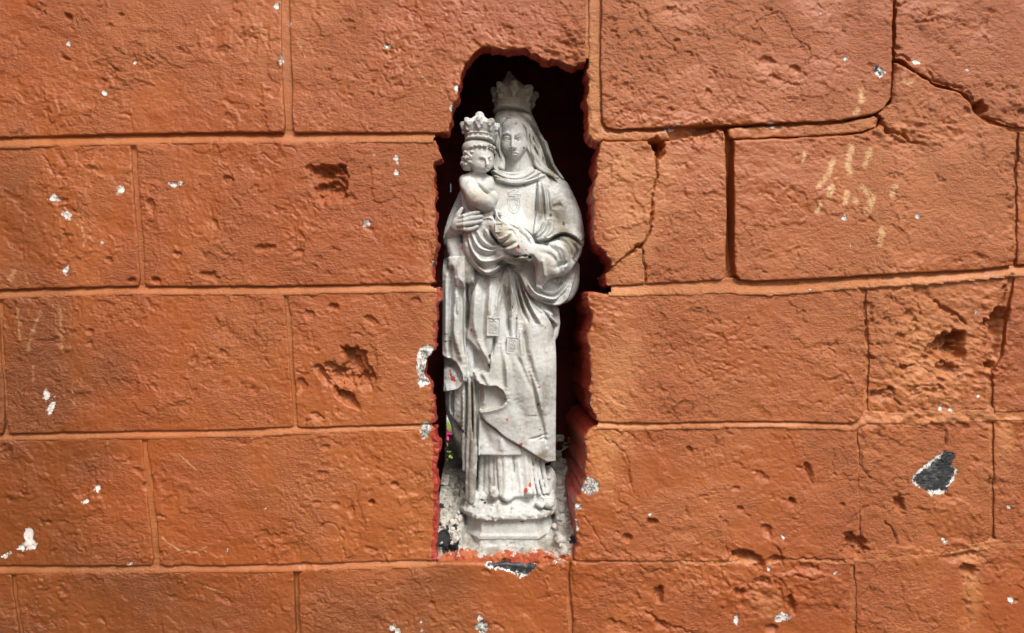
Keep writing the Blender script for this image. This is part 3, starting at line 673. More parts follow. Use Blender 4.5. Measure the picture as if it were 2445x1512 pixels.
        for k in extra:
            a = at[k][bv]
            if k == 'reveal': a = np.maximum(a, bn * min(1.0, 0.05 + q / 22.0) * 1.0)
            if k == 'chip': a = a - q * 0.5
            extra[k].append(a)
        prev = cur; base += len(bv)
    verts = np.concatenate(VV); F = np.concatenate(FF)
    return mesh_obj(name, verts, F, mats, parent, True, {k: np.concatenate(a) for k, a in extra.items()})

wall = empty('block_wall', (0, 0.1, -1.25))
tag(wall, 'orange painted concrete block wall with chipped paint and a broken niche', 'wall')

# ---- the hole seen from the front
HOLE = [(1047, 322), (1070, 316), (1077, 269), (1080, 242), (1094, 232), (1092, 208), (1099, 188), (1107, 168), (1115, 148), (1129, 128), (1141, 118), (1170, 109), (1216, 116), (1261, 116), (1274, 128), (1290, 137),
        (1315, 140), (1357, 153), (1381, 151), (1400, 147), (1406, 161), (1404, 302), (1406, 327), (1433, 341), (1425, 409), (1417, 471), (1421, 513), (1419, 546), (1425, 583), (1448, 600), (1458, 621), (1458, 645), (1446, 654), (1448, 679), (1451, 691),
        (1403, 697), (1402, 710), (1412, 744), (1407, 794), (1405, 845), (1411, 878), (1407, 929), (1410, 963), (1424, 996), (1417, 1017), (1402, 1037), (1400, 1071), (1398, 1131), (1392, 1165), (1383, 1185), (1370, 1219), (1376, 1256), (1380, 1296), (1370, 1326),
        (1347, 1334), (1286, 1345), (1128, 1340), (1053, 1341), (1043, 1324), (1042, 1266), (1045, 1196), (1044, 1103), (1042, 1017), (1037, 996), (1037, 946), (1026, 912), (1011, 889), (1016, 858), (1037, 838), (1042, 794), (1043, 737), (1053, 717), (1052, 683),
        (1037, 677), (1033, 660), (1035, 626), (1042, 576), (1040, 508), (1038, 471), (1037, 387), (1055, 380), (1042, 343)]
_H = np.array(HOLE, dtype=np.float64); _HA, _HB = _H, np.roll(_H, -1, axis=0)
def near_hole(u, v):
    m = (u > 970) & (u < 1500) & (v > 60) & (v < 1400)
    out = np.zeros(u.shape, np.float32)
    if m.any():
        out[m] = sst(1.4 - seg_dist(u[m], v[m], _HA, _HB) / 16.0)
    return out

def J(name):
    """bed joints: centre line of each as (u, v)"""
    t = {'j1': [(-900, 345), (0, 338), (300, 331), (510, 327), (690, 327), (1050, 325)],
         'j2': [(-900, 712), (0, 700), (300, 691), (600, 691), (690, 690), (1040, 683)],
         'j3': [(-900, 1052), (0, 1042), (300, 1036), (600, 1033), (700, 1026), (1040, 1015)],
         'j4': [(-900, 1362), (0, 1358), (300, 1357), (600, 1355), (700, 1353), (1050, 1343)],
         'k2': [(1455, 690), (1620, 685), (1735, 683), (1840, 688), (2074, 668), (2220, 660), (2424, 641), (3300, 620)],
         'k3': [(1415, 1012), (1518, 1017), (1652, 1013), (1820, 1010), (2037, 1016), (2070, 998), (2200, 1000), (2365, 992), (3300, 985)],
         'k4': [(1370, 1338), (1626, 1341), (1740, 1342), (1906, 1335), (2030, 1338), (2276, 1319), (2372, 1300), (3300, 1290)]}[name]
    a = np.array(t, dtype=float)
    return lambda u: np.interp(u, a[:, 0], a[:, 1])
j1, j2, j3, j4, k2, k3, k4 = (J(n) for n in ('j1', 'j2', 'j3', 'j4', 'k2', 'k3', 'k4'))
def edge(f, u0, u1, dv, n=5):
    return [(x, f(x) + dv) for x in np.linspace(u0, u1, n)]

BLK = []
def blk(poly, **kw): BLK.append((poly, kw))
top = -28
# row 0
blk([(-42, top)] + [(671, top), (673, 120), (677, 220), (682, 300), (678, j1(678) - 9)] + edge(j1, 668, -42, -10), r=7, tilt=(.5, 1))
blk([(690, top), (1399, top), (1398, 100), (1399, 145), (1381, 151), (1357, 153), (1315, 140), (1290, 137), (1274, 128), (1261, 116), (1216, 116), (1170, 109), (1141, 118), (1129, 128), (1115, 148), (1107, 168), (1099, 188), (1092, 208), (1094, 232), (1080, 242), (1077, 269), (1070, 316)]
    + edge(j1, 1060, 706, -9) + [(700, 300), (696, 160)], r=6, niche=1, depth=45, slant=6)
blk([(1436, top), (2131, top), (2129, 135), (2126, 232), (2112, 256), (2087, 272), (2007, 288), (1839, 296), (1753, 299), (1592, 304), (1470, 310), (1449, 305), (1438, 290), (1434, 150)], r=5, off=2, tilt=(-1, 1))
blk([(2140, top), (2880, top), (2880, 305), (2428, 304), (2400, 300), (2352, 277), (2330, 262), (2322, 240), (2290, 216), (2230, 200), (2198, 180), (2160, 150), (2136, 140), (2139, 60)], r=4, off=1, tilt=(2, 0), amp=2.0)
# row 1
blk([(-392, j1(-392) + 9)] + edge(j1, 0, 303, 10) + [(312, j1(312) + 12), (317, 420), (326, 540), (334, 668), (330, j2(330) - 9)] + edge(j2, 322, -392, -8), r=6, tilt=(0, .6))
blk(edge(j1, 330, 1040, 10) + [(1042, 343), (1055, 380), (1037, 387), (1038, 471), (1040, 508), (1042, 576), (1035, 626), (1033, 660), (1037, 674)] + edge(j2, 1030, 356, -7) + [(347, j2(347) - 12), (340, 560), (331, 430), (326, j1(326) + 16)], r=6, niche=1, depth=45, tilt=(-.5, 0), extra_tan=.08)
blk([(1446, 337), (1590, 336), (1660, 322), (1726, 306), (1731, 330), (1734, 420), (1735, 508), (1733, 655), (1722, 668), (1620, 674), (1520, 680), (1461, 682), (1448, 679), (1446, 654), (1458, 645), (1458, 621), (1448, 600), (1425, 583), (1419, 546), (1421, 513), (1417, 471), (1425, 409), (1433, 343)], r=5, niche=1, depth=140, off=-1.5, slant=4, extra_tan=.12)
blk([(1752, 334), (1990, 325), (2060, 318), (2100, 300), (2108, 284), (2096, 272), (2128, 246), (2134, 150), (2160, 160), (2198, 188), (2230, 207), (2290, 223), (2316, 246), (2326, 270), (2352, 286), (2400, 308), (2422, 314), (2420, 437), (2419, 634)] + [(2343, 644), (2141, 653), (1956, 665), (1800, 671), (1768, 668), (1756, 655), (1753, 560), (1752, 420)], r=6, off=2, tilt=(.5, 0), seed=4)
blk([(2431, 314), (3160, 310), (3160, k2(3160) - 9), (2431, 632), (2429, 450)], r=5)
# row 2
blk([(-706, j2(-706) + 8)] + edge(j2, -300, -10, 8) + [(-2, 760), (2, 860), (9, 940), (14, 1012), (8, j3(8) - 7)] + edge(j3, 0, -706, -7), r=5)
blk(edge(j2, 10, 672, 9) + [(678, j2(678) + 12), (684, 778), (690, 845), (698, 960), (700, j3(700) - 9)] + edge(j3, 690, 32, -6) + [(22, j3(22) - 10), (17, 940), (10, 850), (6, 760)], r=5, tilt=(0, -.4))
blk(edge(j2, 690, 1036, 8) + [(1052, 688), (1053, 717), (1043, 737), (1042, 794), (1037, 838), (1016, 858), (1011, 889), (1026, 912), (1037, 946), (1037, 996), (1040, 1008)] + edge(j3, 1034, 716, -4) + [(710, 1015), (706, 940), (700, 845), (696, 778), (688, 715)], r=5, niche=1, depth=45, red=.55)
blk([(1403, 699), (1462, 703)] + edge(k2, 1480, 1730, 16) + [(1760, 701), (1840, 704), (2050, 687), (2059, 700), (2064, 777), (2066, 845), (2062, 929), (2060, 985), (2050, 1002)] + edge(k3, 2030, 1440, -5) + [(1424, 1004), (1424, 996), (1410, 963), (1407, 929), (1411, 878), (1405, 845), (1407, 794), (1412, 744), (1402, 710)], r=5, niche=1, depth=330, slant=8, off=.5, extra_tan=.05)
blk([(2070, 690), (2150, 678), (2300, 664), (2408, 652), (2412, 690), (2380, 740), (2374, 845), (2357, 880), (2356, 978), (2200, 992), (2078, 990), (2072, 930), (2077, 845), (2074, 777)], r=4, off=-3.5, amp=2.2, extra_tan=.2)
blk([(2424, 655), (3140, 632), (3140, k3(3140) - 7), (2372, 984), (2370, 890), (2395, 850), (2408, 760)], r=5, off=0)
# row 3
blk([(-392, j3(-392) + 7)] + edge(j3, 0, 330, 8) + [(338, j3(338) + 12), (345, 1138), (358, 1239), (367, 1338), (362, j4(362) - 7)] + edge(j4, 354, -392, -7), r=5, tilt=(0, .5))
blk(edge(j3, 354, 1034, 6) + [(1042, 1020), (1044, 1103), (1045, 1196), (1042, 1266), (1043, 1324), (1046, 1336)] + edge(j4, 1040, 392, -6) + [(382, j4(382) - 10), (374, 1239), (362, 1138), (350, 1062)], r=5, niche=1, depth=40, slant=4, red=1.0)
blk([(1417, 1022)] + edge(k3, 1440, 2030, 5) + [(2040, 1030), (2048, 1087), (2050, 1180), (2046, 1326)] + edge(k4, 2036, 1380, -2) + [(1370, 1328), (1380, 1296), (1376, 1256), (1370, 1219), (1383, 1185), (1392, 1165), (1398, 1131), (1400, 1071), (1402, 1037)], r=4, niche=1, depth=330, slant=14, tilt=(0, 1), extra_tan=.05)
blk([(2046, 1014), (2066, 1004), (2200, 1006), (2356, 998), (2360, 1037), (2364, 1138), (2365, 1280), (2355, 1300)] + edge(k4, 2345, 2056, -1) + [(2052, 1180), (2052, 1087)], r=1.8, off=-.5, amp=2)
blk([(2372, 1000), (3100, 992), (3100, 1283), (2400, 1297), (2380, 1292), (2374, 1280), (2373, 1138)], r=5, off=-1, amp=1)
# row 4
bot = 1712
blk([(-680, j4(-680) + 7)] + edge(j4, -300, 20, 8) + [(26, 1372), (30, 1407), (46, 1508), (56, 1600), (60, bot), (-680, bot)], r=5)
blk(edge(j4, 38, 692, 7) + [(700, 1366), (702, 1407), (706, 1508), (708, bot), (72, bot), (66, 1600), (56, 1508), (40, 1407)], r=5)
blk([(724, 1362)] + edge(j4, 735, 1030, 5) + [(1053, 1343), (1128, 1342), (1286, 1347), (1340, 1337), (1356, 1340), (1352, 1430), (1358, 1508), (1362, bot), (722, bot), (719, 1508), (713, 1407), (714, 1372)], r=5, off=.5)
blk(edge(k4, 1362, 2030, 2) + [(2030, 1420), (2028, 1512), (2026, bot), (1372, bot), (1368, 1508), (1364, 1430)], r=1.8, off=.2, amp=2)
blk(edge(k4, 2040, 2372, 1) + [(2380, 1306), (2700, 1302), (2750, bot), (2044, bot), (2046, 1512), (2044, 1420)], r=1.8, amp=2)

for n, (poly, kw) in enumerate(BLK):
    kw = dict(kw)
    if kw.pop('niche', None): kw['niche'] = near_hole
    kw.setdefault('seed', n)
    build_block('block', poly, wall, **kw)

# ---- mortar: squeezed-out bands that stand nearly flush
def flush(d): return lambda u, v: d + 0.5 * wall_relief(u, v) + 1.5 * fbm(u, v, 18, 2, 301)
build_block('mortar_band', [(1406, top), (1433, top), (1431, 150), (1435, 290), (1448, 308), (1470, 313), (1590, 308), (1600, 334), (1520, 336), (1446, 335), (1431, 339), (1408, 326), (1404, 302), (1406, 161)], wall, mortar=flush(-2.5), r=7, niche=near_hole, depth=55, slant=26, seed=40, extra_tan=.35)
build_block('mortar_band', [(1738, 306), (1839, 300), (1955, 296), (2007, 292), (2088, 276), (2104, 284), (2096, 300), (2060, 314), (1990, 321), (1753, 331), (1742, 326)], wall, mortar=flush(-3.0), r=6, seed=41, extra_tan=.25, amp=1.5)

# ---- recessed mortar between the blocks: struck joints, deep under the upper block and coming forward below
BEDS = [(j1, -999, 1052, 11.5, 7.5), (j2, -999, 1042, 9.5, 6.5), (j3, -999, 1042, 7, 5), (j4, -999, 1055, 8, 4.2), (k2, 1450, 1745, 14, 7), (k2, 1745, 3400, 14, 12), (k3, 1410, 2062, 6, 6), (k3, 2062, 3400, 8, 2.5), (k4, 1366, 3400, 4, 0.8)]
def mortar_h(u, v):
    dp = np.full(u.shape, 6.0, np.float32)
    for cu, cv, rad, val in ((690, 150, 200, 6), (330, 520, 200, 4.5), (700, 850, 180, 4.5), (360, 1200, 180, 4), (710, 1450, 120, 16), (2135, 120, 150, 70), (1742, 500, 190, 60), (2400, 350, 90, 8), (2065, 850, 120, 9), (2390, 780, 90, 14), (2050, 1150, 160, 1.2), (2368, 1150, 160, 6), (2035, 1450, 120, 1.5), (1360, 1450, 100, 6), (30, 1440, 90, 5), (2100, 275, 60, 40), (880, 1350, 200, 11), (10, 930, 90, 5)):
        w = np.exp(-((u - cu) ** 2 + (v - cv) ** 2) / (rad * rad))
        dp = dp * (1 - w) + val * w
    h = -dp
    for f, a, b, hw, d in BEDS:
        vj = f(u)
        m = (u >= a) & (u <= b) & (np.abs(v - vj) < hw + 7)
        t = np.clip((v - vj) / hw, -1.2, 1.2)
        h = np.where(m, -d * np.clip(0.60 - 0.85 * t, -0.22, 1.05) + 0.3, h)
    rt = sst((u - 1400) / 200)
    return h + (0.25 + 0.6 * rt) * wall_relief(u, v) + (0.8 + 1.2 * rt) * fbm(u, v, 24, 3, 311)

def build_mortar():
    st = 3.4
    us = np.arange(-60, 2506, st); vv = np.arange(-60, 1573, st)
    U, V = np.meshgrid(us, vv, indexing='ij'); U = U.astype(np.float32); V = V.astype(np.float32)
    keep = np.ones(U.shape, bool)
    for poly, kw in BLK:
        P = np.array(poly, dtype=float); lo = P.min(0); hi = P.max(0)
        i0, i1 = np.searchsorted(us, [lo[0], hi[0]]); k0, k1 = np.searchsorted(vv, [lo[1], hi[1]])
        if i1 <= i0 or k1 <= k0: continue
        sl = (slice(i0, i1), slice(k0, k1))
        keep[sl] &= ~(poly_sd(U[sl], V[sl], P) > 12)
    m = (U > 960) & (U < 1510) & (V > 50) & (V < 1420)
    ins = np.zeros(U.shape, bool); ins[m] = poly_sd(U[m], V[m], _H) > -7
    keep &= ~ins
    cell = keep[:-1, :-1] & keep[1:, :-1] & keep[:-1, 1:] & keep[1:, 1:]
    used = np.zeros(U.shape, bool)
    used[:-1, :-1] |= cell; used[1:, :-1] |= cell; used[:-1, 1:] |= cell; used[1:, 1:] |= cell
    idx = np.full(U.shape, -1, np.int64); idx[used] = np.arange(used.sum())
    c = np.argwhere(cell); i, j = c[:, 0], c[:, 1]
    F = np.stack([idx[i, j], idx[i, j + 1], idx[i + 1, j + 1], idx[i + 1, j]], 1)
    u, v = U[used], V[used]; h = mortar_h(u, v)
    at = surf_attrs(u, v); at['reveal'] = np.zeros_like(u); at['chip'] = at['chip'] - 3; at['tan'] = at['tan'] + .5  # mortar paint is tan; raised further to colour in the lit joint bands
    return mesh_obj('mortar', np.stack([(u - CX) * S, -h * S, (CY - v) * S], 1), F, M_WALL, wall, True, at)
build_mortar()

# ---- the wall beyond the picture: plain courses down to the ground and up to the coping
def plain_block_mesh(seed):
    rs = np.random.RandomState(seed)
    w, hh = 0.405, 0.192
    us = np.linspace(-w / 2, w / 2, 34); vz = np.linspace(-hh / 2, hh / 2, 18)
    U, V = np.meshgrid(us, vz, indexing='ij')
    d = np.minimum(w / 2 - np.abs(U), hh / 2 - np.abs(V))
    t = np.clip(1 - d / 0.006, 0, 1)
    y = 0.005 * (1 - np.sqrt(1 - t * t)) - 0.0035 * fbm(U * 40 + seed * 9, V * 40, 1.5, 3, 400 + seed)
    n = U.size; idx = np.arange(n).reshape(U.shape)
    F = np.stack([idx[:-1, :-1], idx[1:, :-1], idx[1:, 1:], idx[:-1, 1:]], -1).reshape(-1, 4)
    loop = np.concatenate([idx[:, 0], idx[-1, 1:], idx[-2::-1, -1], idx[0, -2:0:-1]])
    verts = np.concatenate([np.stack([U, y, V], -1).reshape(-1, 3), np.stack([U.ravel()[loop], np.full(len(loop), 0.13), V.ravel()[loop]], 1)])
    nl = len(loop); k = np.arange(nl)
    F2 = np.stack([loop[k], n + k, n + (k + 1) % nl, loop[(k + 1) % nl]], 1)
    return verts, [F, F2]
PROT = []
def place_plain(u0, u1, v0, v1, i):
    cu, cv = (u0 + u1) / 2, (v0 + v1) / 2
    k = i % 3
    if len(PROT) <= k:
        vv_, ff = plain_block_mesh(k)
        o = mesh_obj('block', vv_, ff, M_WALL, wall, True, {a: np.full(len(vv_), -60.0 if a == 'chip' else 0.0) for a in ('chip', 'chipkind', 'scuff', 'tone', 'tan', 'reveal')}, origin=(0, 0, 0))
        PROT.append(o)
    else:
        o = PROT[k].copy(); COL.objects.link(o)
    wl_ = world_loc(wall)
    o.location = ((cu - CX) * S - wl_[0], 0.003 - wl_[1], (CY - cv) * S - wl_[2])
    o.scale = ((u1 - u0) * S / 0.405, 1, (v1 - v0) * S / 0.192)
n = 0
for row in range(-5, 9):
    v0 = {0: -28, 1: 345, 2: 710, 3: 1050, 4: 1362, 5: 1728}.get(row, 1728 + (row - 5) * 350 if row > 5 else -28 + row * 350)
    v1 = {0: 325, 1: 693, 2: 1033, 3: 1345, 4: 1712}.get(row, v0 + 334)
    if v0 > 2900: continue
    left = {0: -58, 1: -408, 2: -722, 3: -408, 4: -696}.get(row); right = {0: 2896, 1: 3176, 2: 3156, 3: 3116, 4: 2766}.get(row)
    if left is None:
        x = -2200 - (360 if row % 2 else 0)
        while x < 4600:
            place_plain(x, x + 702, v0, v1, n); n += 1; x += 718
    else:
        x = left
        while x > -2200: place_plain(x - 702, x, v0, v1, n); n += 1; x -= 718
        x = right
        while x < 4600: place_plain(x, x + 702, v0, v1, n); n += 1; x += 718
# mortar bed behind those plain courses, as one slab with a window where the detailed part stands
def slab_with_holes(name, x0, x1, z0, z1, y0, y1, holes, mat, parent):
    xs = sorted({x0, x1, *[q for h in holes for q in (h[0], h[1])]}); zs = sorted({z0, z1, *[q for h in holes for q in (h[2], h[3])]})
    V, F, ids = [], [], {}
    def vid(i, k, s):
        key = (i, k, s)
        if key not in ids: ids[key] = len(V); V.append((xs[i], (y0, y1)[s], zs[k]))
        return ids[key]
    solid = lambda i, k: 0 <= i < len(xs) - 1 and 0 <= k < len(zs) - 1 and not any(h[0] <= (xs[i] + xs[i + 1]) / 2 <= h[1] and h[2] <= (zs[k] + zs[k + 1]) / 2 <= h[3] for h in holes)
    for i in range(len(xs) - 1):
        for k in range(len(zs) - 1):
            if not solid(i, k): continue
            F.append((vid(i, k, 0), vid(i + 1, k, 0), vid(i + 1, k + 1, 0), vid(i, k + 1, 0)))
            F.append((vid(i, k, 1), vid(i, k + 1, 1), vid(i + 1, k + 1, 1), vid(i + 1, k, 1)))
            if not solid(i - 1, k): F.append((vid(i, k, 0), vid(i, k + 1, 0), vid(i, k + 1, 1), vid(i, k, 1)))
            if not solid(i + 1, k): F.append((vid(i + 1, k, 0), vid(i + 1, k, 1), vid(i + 1, k + 1, 1), vid(i + 1, k + 1, 0)))
            if not solid(i, k - 1): F.append((vid(i, k, 0), vid(i, k, 1), vid(i + 1, k, 1), vid(i + 1, k, 0)))
            if not solid(i, k + 1): F.append((vid(i, k + 1, 0), vid(i + 1, k + 1, 0), vid(i + 1, k + 1, 1), vid(i, k + 1, 1)))
    return mesh_obj(name, np.array(V), np.array(F), mat, parent, False, {a: np.full(len(V), -60.0 if a == 'chip' else 0.0) for a in ('chip', 'chipkind', 'scuff', 'tone', 'tan', 'reveal')} if mat is M_WALL else None)
X = lambda u: (u - CX) * S
Z = lambda v: (CY - v) * S
slab_with_holes('mortar', X(-2560), X(4700), -1.25, Z(-1790), 0.008, 0.12, [(X(-45), X(2490), Z(1558), Z(-45))], M_WALL, wall)
M_COPE = mat_simple('coping_concrete', (0.30, 0.29, 0.27), (0.40, 0.39, 0.36), 30)
slab_with_holes('coping', X(-2600), X(4740), Z(-1790), Z(-1790) + 0.07, -0.04, 0.50, [], M_COPE, wall)

# ---- unseen wall added off to the left, outside the picture, to shade that end
side = empty('added_shade_wall', (X(-440), -2.2, -1.25))
tag(side, 'added orange block wall out of view, shading the left end of the niche wall', 'wall')
sx = X(-440)
n = 0
for row in range(13):
    z_ = -1.25 + row * 0.2 + 0.1
    y_ = -0.28 - (0.2 if row % 2 else 0)
    while y_ > -4.4:
        k = n % 3
        o = bpy.data.objects.new('block', PROT[k].data); COL.objects.link(o); o.parent = side
        o.location = (0.0, y_ + 2.2, z_ + 1.25); o.rotation_euler = (0, 0, R(90)); o.scale = (0.98, 1, 1); n += 1
        y_ -= 0.41
slab_with_holes('mortar', sx - 0.12, sx - 0.006, -1.25, 1.35, -4.6, -0.06, [], M_WALL, side)

# ================================================================== THE STATUE  (modelled as volumes, then meshed)
Y_AX = 0.082                      # depth of the statue's axis behind the wall face
K = S * (CAM_D + Y_AX) / CAM_D    # metres per model unit
DU = (CAM_D + Y_AX) / K           # camera distance in units
def P3(u, v, w):
    """model point whose picture position is u, v when it lies w units in front of the statue's axis"""
    f = 1 - w / DU
    return (CX + (u - CX) * f, CY + (v - CY) * f, w)
def to_world(q):
    return np.stack([(q[:, 0] - CX) * K, Y_AX - q[:, 2] * K, (CY - q[:, 1]) * K], 1)

def smin(a, b, k):
    if k <= 0: return np.minimum(a, b)
    h = np.clip(k - np.abs(a - b), 0, None) / k
    return np.minimum(a, b) - h * h * k * 0.25

class Vol:
    def __init__(s, u0, u1, v0, v1, w0, w1, h):
        s.o = np.array([u0, v0, w0], np.float32); s.h = h
        s.ax = [np.arange(a, b + h, h, dtype=np.float32) for a, b in ((u0, u1), (v0, v1), (w0, w1))]
        s.D = np.full([len(a) for a in s.ax], 60.0, np.float32)
        s.U2, s.V2 = np.meshgrid(s.ax[0], s.ax[1], indexing='ij')
    def win(s, lo, hi):
        sl = []
        for a, l, h in zip(s.ax, lo, hi):
            i = int(np.searchsorted(a, l)); j = int(np.searchsorted(a, h))
            sl.append(slice(i, max(j, i)))
        U = s.ax[0][sl[0]][:, None, None]; V = s.ax[1][sl[1]][None, :, None]; W = s.ax[2][sl[2]][None, None, :]
        return tuple(sl), U, V, W
    def put(s, sl, d, k, cut=False):
        if cut: s.D[sl] = -smin(-s.D[sl], d, k)
        else: s.D[sl] = smin(s.D[sl], d, k)
    def ell(s, c, r, k=4, rot=0, cut=False, raw=False, yaw=0):
        c = c if raw else P3(*c)
        m = max(r) + k + 4
        sl, U, V, W = s.win([q - m for q in c], [q + m for q in c])
        x, y, z = U - c[0], V - c[1], W - c[2]
        if rot:
            a = R(rot); x, y = x * math.cos(a) + y * math.sin(a), -x * math.sin(a) + y * math.cos(a)
        if yaw:
            a = R(yaw); x, z = x * math.cos(a) + z * math.sin(a), -x * math.sin(a) + z * math.cos(a)
        k0 = np.sqrt((x / r[0]) ** 2 + (y / r[1]) ** 2 + (z / r[2]) ** 2) + 1e-6
        k1 = np.sqrt((x / r[0] ** 2) ** 2 + (y / r[1] ** 2) ** 2 + (z / r[2] ** 2) ** 2) + 1e-6
        s.put(sl, (k0 * (k0 - 1) / k1).astype(np.float32), k, cut)
    def cap(s, pts, k=4, cut=False, smooth=True, flat=1.0):
        Q = np.array([(*P3(p[0], p[1], p[2]), p[3]) for p in pts])
        if smooth and len(Q) > 2: Q = catmull(Q, 4)
        m = Q[:, 3].max() + k + 4
        sl, U, V, W = s.win(Q[:, :3].min(0) - m, Q[:, :3].max(0) + m)
        best = None
        for a, b in zip(Q[:-1], Q[1:]):
            e = b[:3] - a[:3]; L2 = float(e @ e) + 1e-9
            x, y, z = U - a[0], V - a[1], W - a[2]
            t = np.clip((x * e[0] + y * e[1] + z * e[2]) / L2, 0, 1)
            d = np.sqrt((x - t * e[0]) ** 2 + (y - t * e[1]) ** 2 + ((z - t * e[2]) / flat) ** 2) - (a[3] + t * (b[3] - a[3]))
            best = d if best is None else np.minimum(best, d)
        s.put(sl, best.astype(np.float32), k, cut)
    def loft(s, rows, k=4, p=2.0, cap_r=6):
        rows = np.array(rows, dtype=float)
        rows = catmull(rows, 4)
        v0, v1 = rows[0, 0], rows[-1, 0]
        sl, U, V, W = s.win((rows[:, 1].min() - 30, v0 - 12, (rows[:, 3] - rows[:, 4]).min() - 30), (rows[:, 2].max() + 30, v1 + 12, (rows[:, 3] + rows[:, 4]).max() + 30))
        f = lambda i: np.interp(V, rows[:, 0], rows[:, i]).astype(np.float32)
        uc = (f(1) + f(2)) / 2; a = (f(2) - f(1)) / 2; wc = f(3); b = f(4)
        q = (np.abs((U - uc) / a) ** p + np.abs((W - wc) / b) ** p) ** (1 / p)
        d = (q - 1) * np.minimum(a, b) * 0.9
        ve = np.maximum(v0 - V, V - v1)
        d = np.where((d > -cap_r) & (ve > -cap_r), np.sqrt(np.clip(d + cap_r, 0, None) ** 2 + np.clip(ve + cap_r, 0, None) ** 2) - cap_r, np.maximum(d, ve))
        s.put(sl, d.astype(np.float32), k)
    def relief(s, F, w_lo, w_hi):
        m = sst((s.ax[2] - w_lo) / (w_hi - w_lo)).astype(np.float32)
        for i in range(s.D.shape[0]):
            s.D[i] -= F[i][:, None] * m[None, :]
    def front(s, u, v, default=0.0):
        """depth of the front surface at model position u, v"""
        i = int(round((u - s.o[0]) / s.h)); j = int(round((v - s.o[1]) / s.h))
        i = min(max(i, 0), s.D.shape[0] - 1); j = min(max(j, 0), s.D.shape[1] - 1)
        c = np.nonzero(s.D[i, j] < 0)[0]
        return float(s.ax[2][c[-1]] + s.h * 0.5) if len(c) else default
    def mesh(s):
        D = s.D; D[0] = D[-1] = 9; D[:, 0] = 9; D[:, -1] = 9; D[:, :, 0] = 9; D[:, :, -1] = 9
        I = D < 0
        n = np.zeros([q - 1 for q in D.shape], np.int8)
        cor = [(a, b, c) for a in (0, 1) for b in (0, 1) for c in (0, 1)]
        sh = D.shape
        for a, b, c in cor: n += I[a:sh[0] - 1 + a, b:sh[1] - 1 + b, c:sh[2] - 1 + c]
        act = np.argwhere((n > 0) & (n < 8))
        idx = np.full(n.shape, -1, np.int32); idx[act[:, 0], act[:, 1], act[:, 2]] = np.arange(len(act))
        val = {q: D[act[:, 0] + q[0], act[:, 1] + q[1], act[:, 2] + q[2]] for q in cor}
        acc = np.zeros((len(act), 3), np.float32); cnt = np.zeros(len(act), np.float32)
        for q in cor:
            for ax in range(3):
                if q[ax]: continue
                r = list(q); r[ax] = 1; r = tuple(r)
                d0, d1 = val[q], val[r]
                m = (d0 < 0) != (d1 < 0)
                t = np.where(m, d0 / (d0 - d1 + 1e-12), 0)
                for k2_ in range(3):
                    acc[:, k2_] += np.where(m, q[k2_] + (t if k2_ == ax else 0), 0)
                cnt += m
        verts = s.o + s.h * (act + acc / np.maximum(cnt, 1)[:, None])
        FF = []
        for ax in range(3):
            lo = [slice(1, -1)] * 3; hi = [slice(1, -1)] * 3
            lo[ax] = slice(0, -1); hi[ax] = slice(1, None)
            A = I[tuple(lo)]; B = I[tuple(hi)]
            e = np.argwhere(A != B); flip = A[e[:, 0], e[:, 1], e[:, 2]]
            g = e.copy()
            for q in range(3):
                if q != ax: g[:, q] += 1
            b, c = [(1, 2), (2, 0), (0, 1)][ax]
            def cell(db, dc):
                r = g.copy(); r[:, b] -= db; r[:, c] -= dc
                return idx[r[:, 0], r[:, 1], r[:, 2]]
            quad = np.stack([cell(1, 1), cell(0, 1), cell(0, 0), cell(1, 0)], 1)
            quad = np.where(flip[:, None], quad, quad[:, ::-1])
            FF.append(quad)
        # two gentle smoothing passes over neighbours take the voxel steps out
        F = np.concatenate(FF)
        F = F[:, ::-1]            # model space is left handed (v runs down)... corrected below by the depth flip
        return verts, F[:, ::-1]

def smooth_mesh(V, F, it=1, lam=0.5):
    for _ in range(it):
        acc = np.zeros_like(V); c = np.zeros(len(V), np.float32)
        for a, b in ((0, 1), (1, 2), (2, 3), (3, 0)):
            for k in range(3):
                acc[:, k] += np.bincount(F[:, a], V[F[:, b], k], len(V)) + np.bincount(F[:, b], V[F[:, a], k], len(V))
            c += np.bincount(F[:, a], minlength=len(V)) + np.bincount(F[:, b], minlength=len(V))
        V = V + lam * (acc / c[:, None] - V)
    return V

M_STAT = mat_plaster()
# stains, all as (u, v, ru, rv, amount)
GRIME = [(1200, 640, 40, 14, .5), (1150, 655, 30, 12, .35), (1180, 850, 14, 40, .35), (1240, 720, 8, 70, .5), (1300, 560, 40, 12, .35), (1290, 480, 10, 60, .4), (1320, 500, 30, 30, .4), (1200, 1110, 50, 14, .35), (1070, 620, 8, 60, .35), (1300, 940, 10, 120, .3), (1230, 1215, 90, 16, .3), (1110, 560, 14, 14, .4), (1140, 310, 34, 30, .3), (1345, 520, 40, 60, .55), (1365, 590, 30, 40, .6), (1220, 225, 70, 55, .75), (1285, 290, 14, 60, .5), (1318, 400, 16, 50, .6), (1125, 1080, 14, 90, .65), (1095, 1050, 14, 60, .8), (1115, 640, 16, 40, .4), (1300, 1085, 24, 24, .55),
         (1150, 1140, 40, 30, .5), (1240, 620, 30, 10, .7), (1325, 660, 40, 20, .35), (1215, 735, 10, 60, .5), (1118, 740, 8, 90, .55), (1130, 960, 10, 110, .5), (1085, 540, 12, 30, .45), (1220, 410, 30, 14, .3), (1190, 380, 14, 40, .45), (1255, 700, 20, 70, .25), (1075, 790, 12, 40, .4), (1110, 1190, 20, 40, .3)]
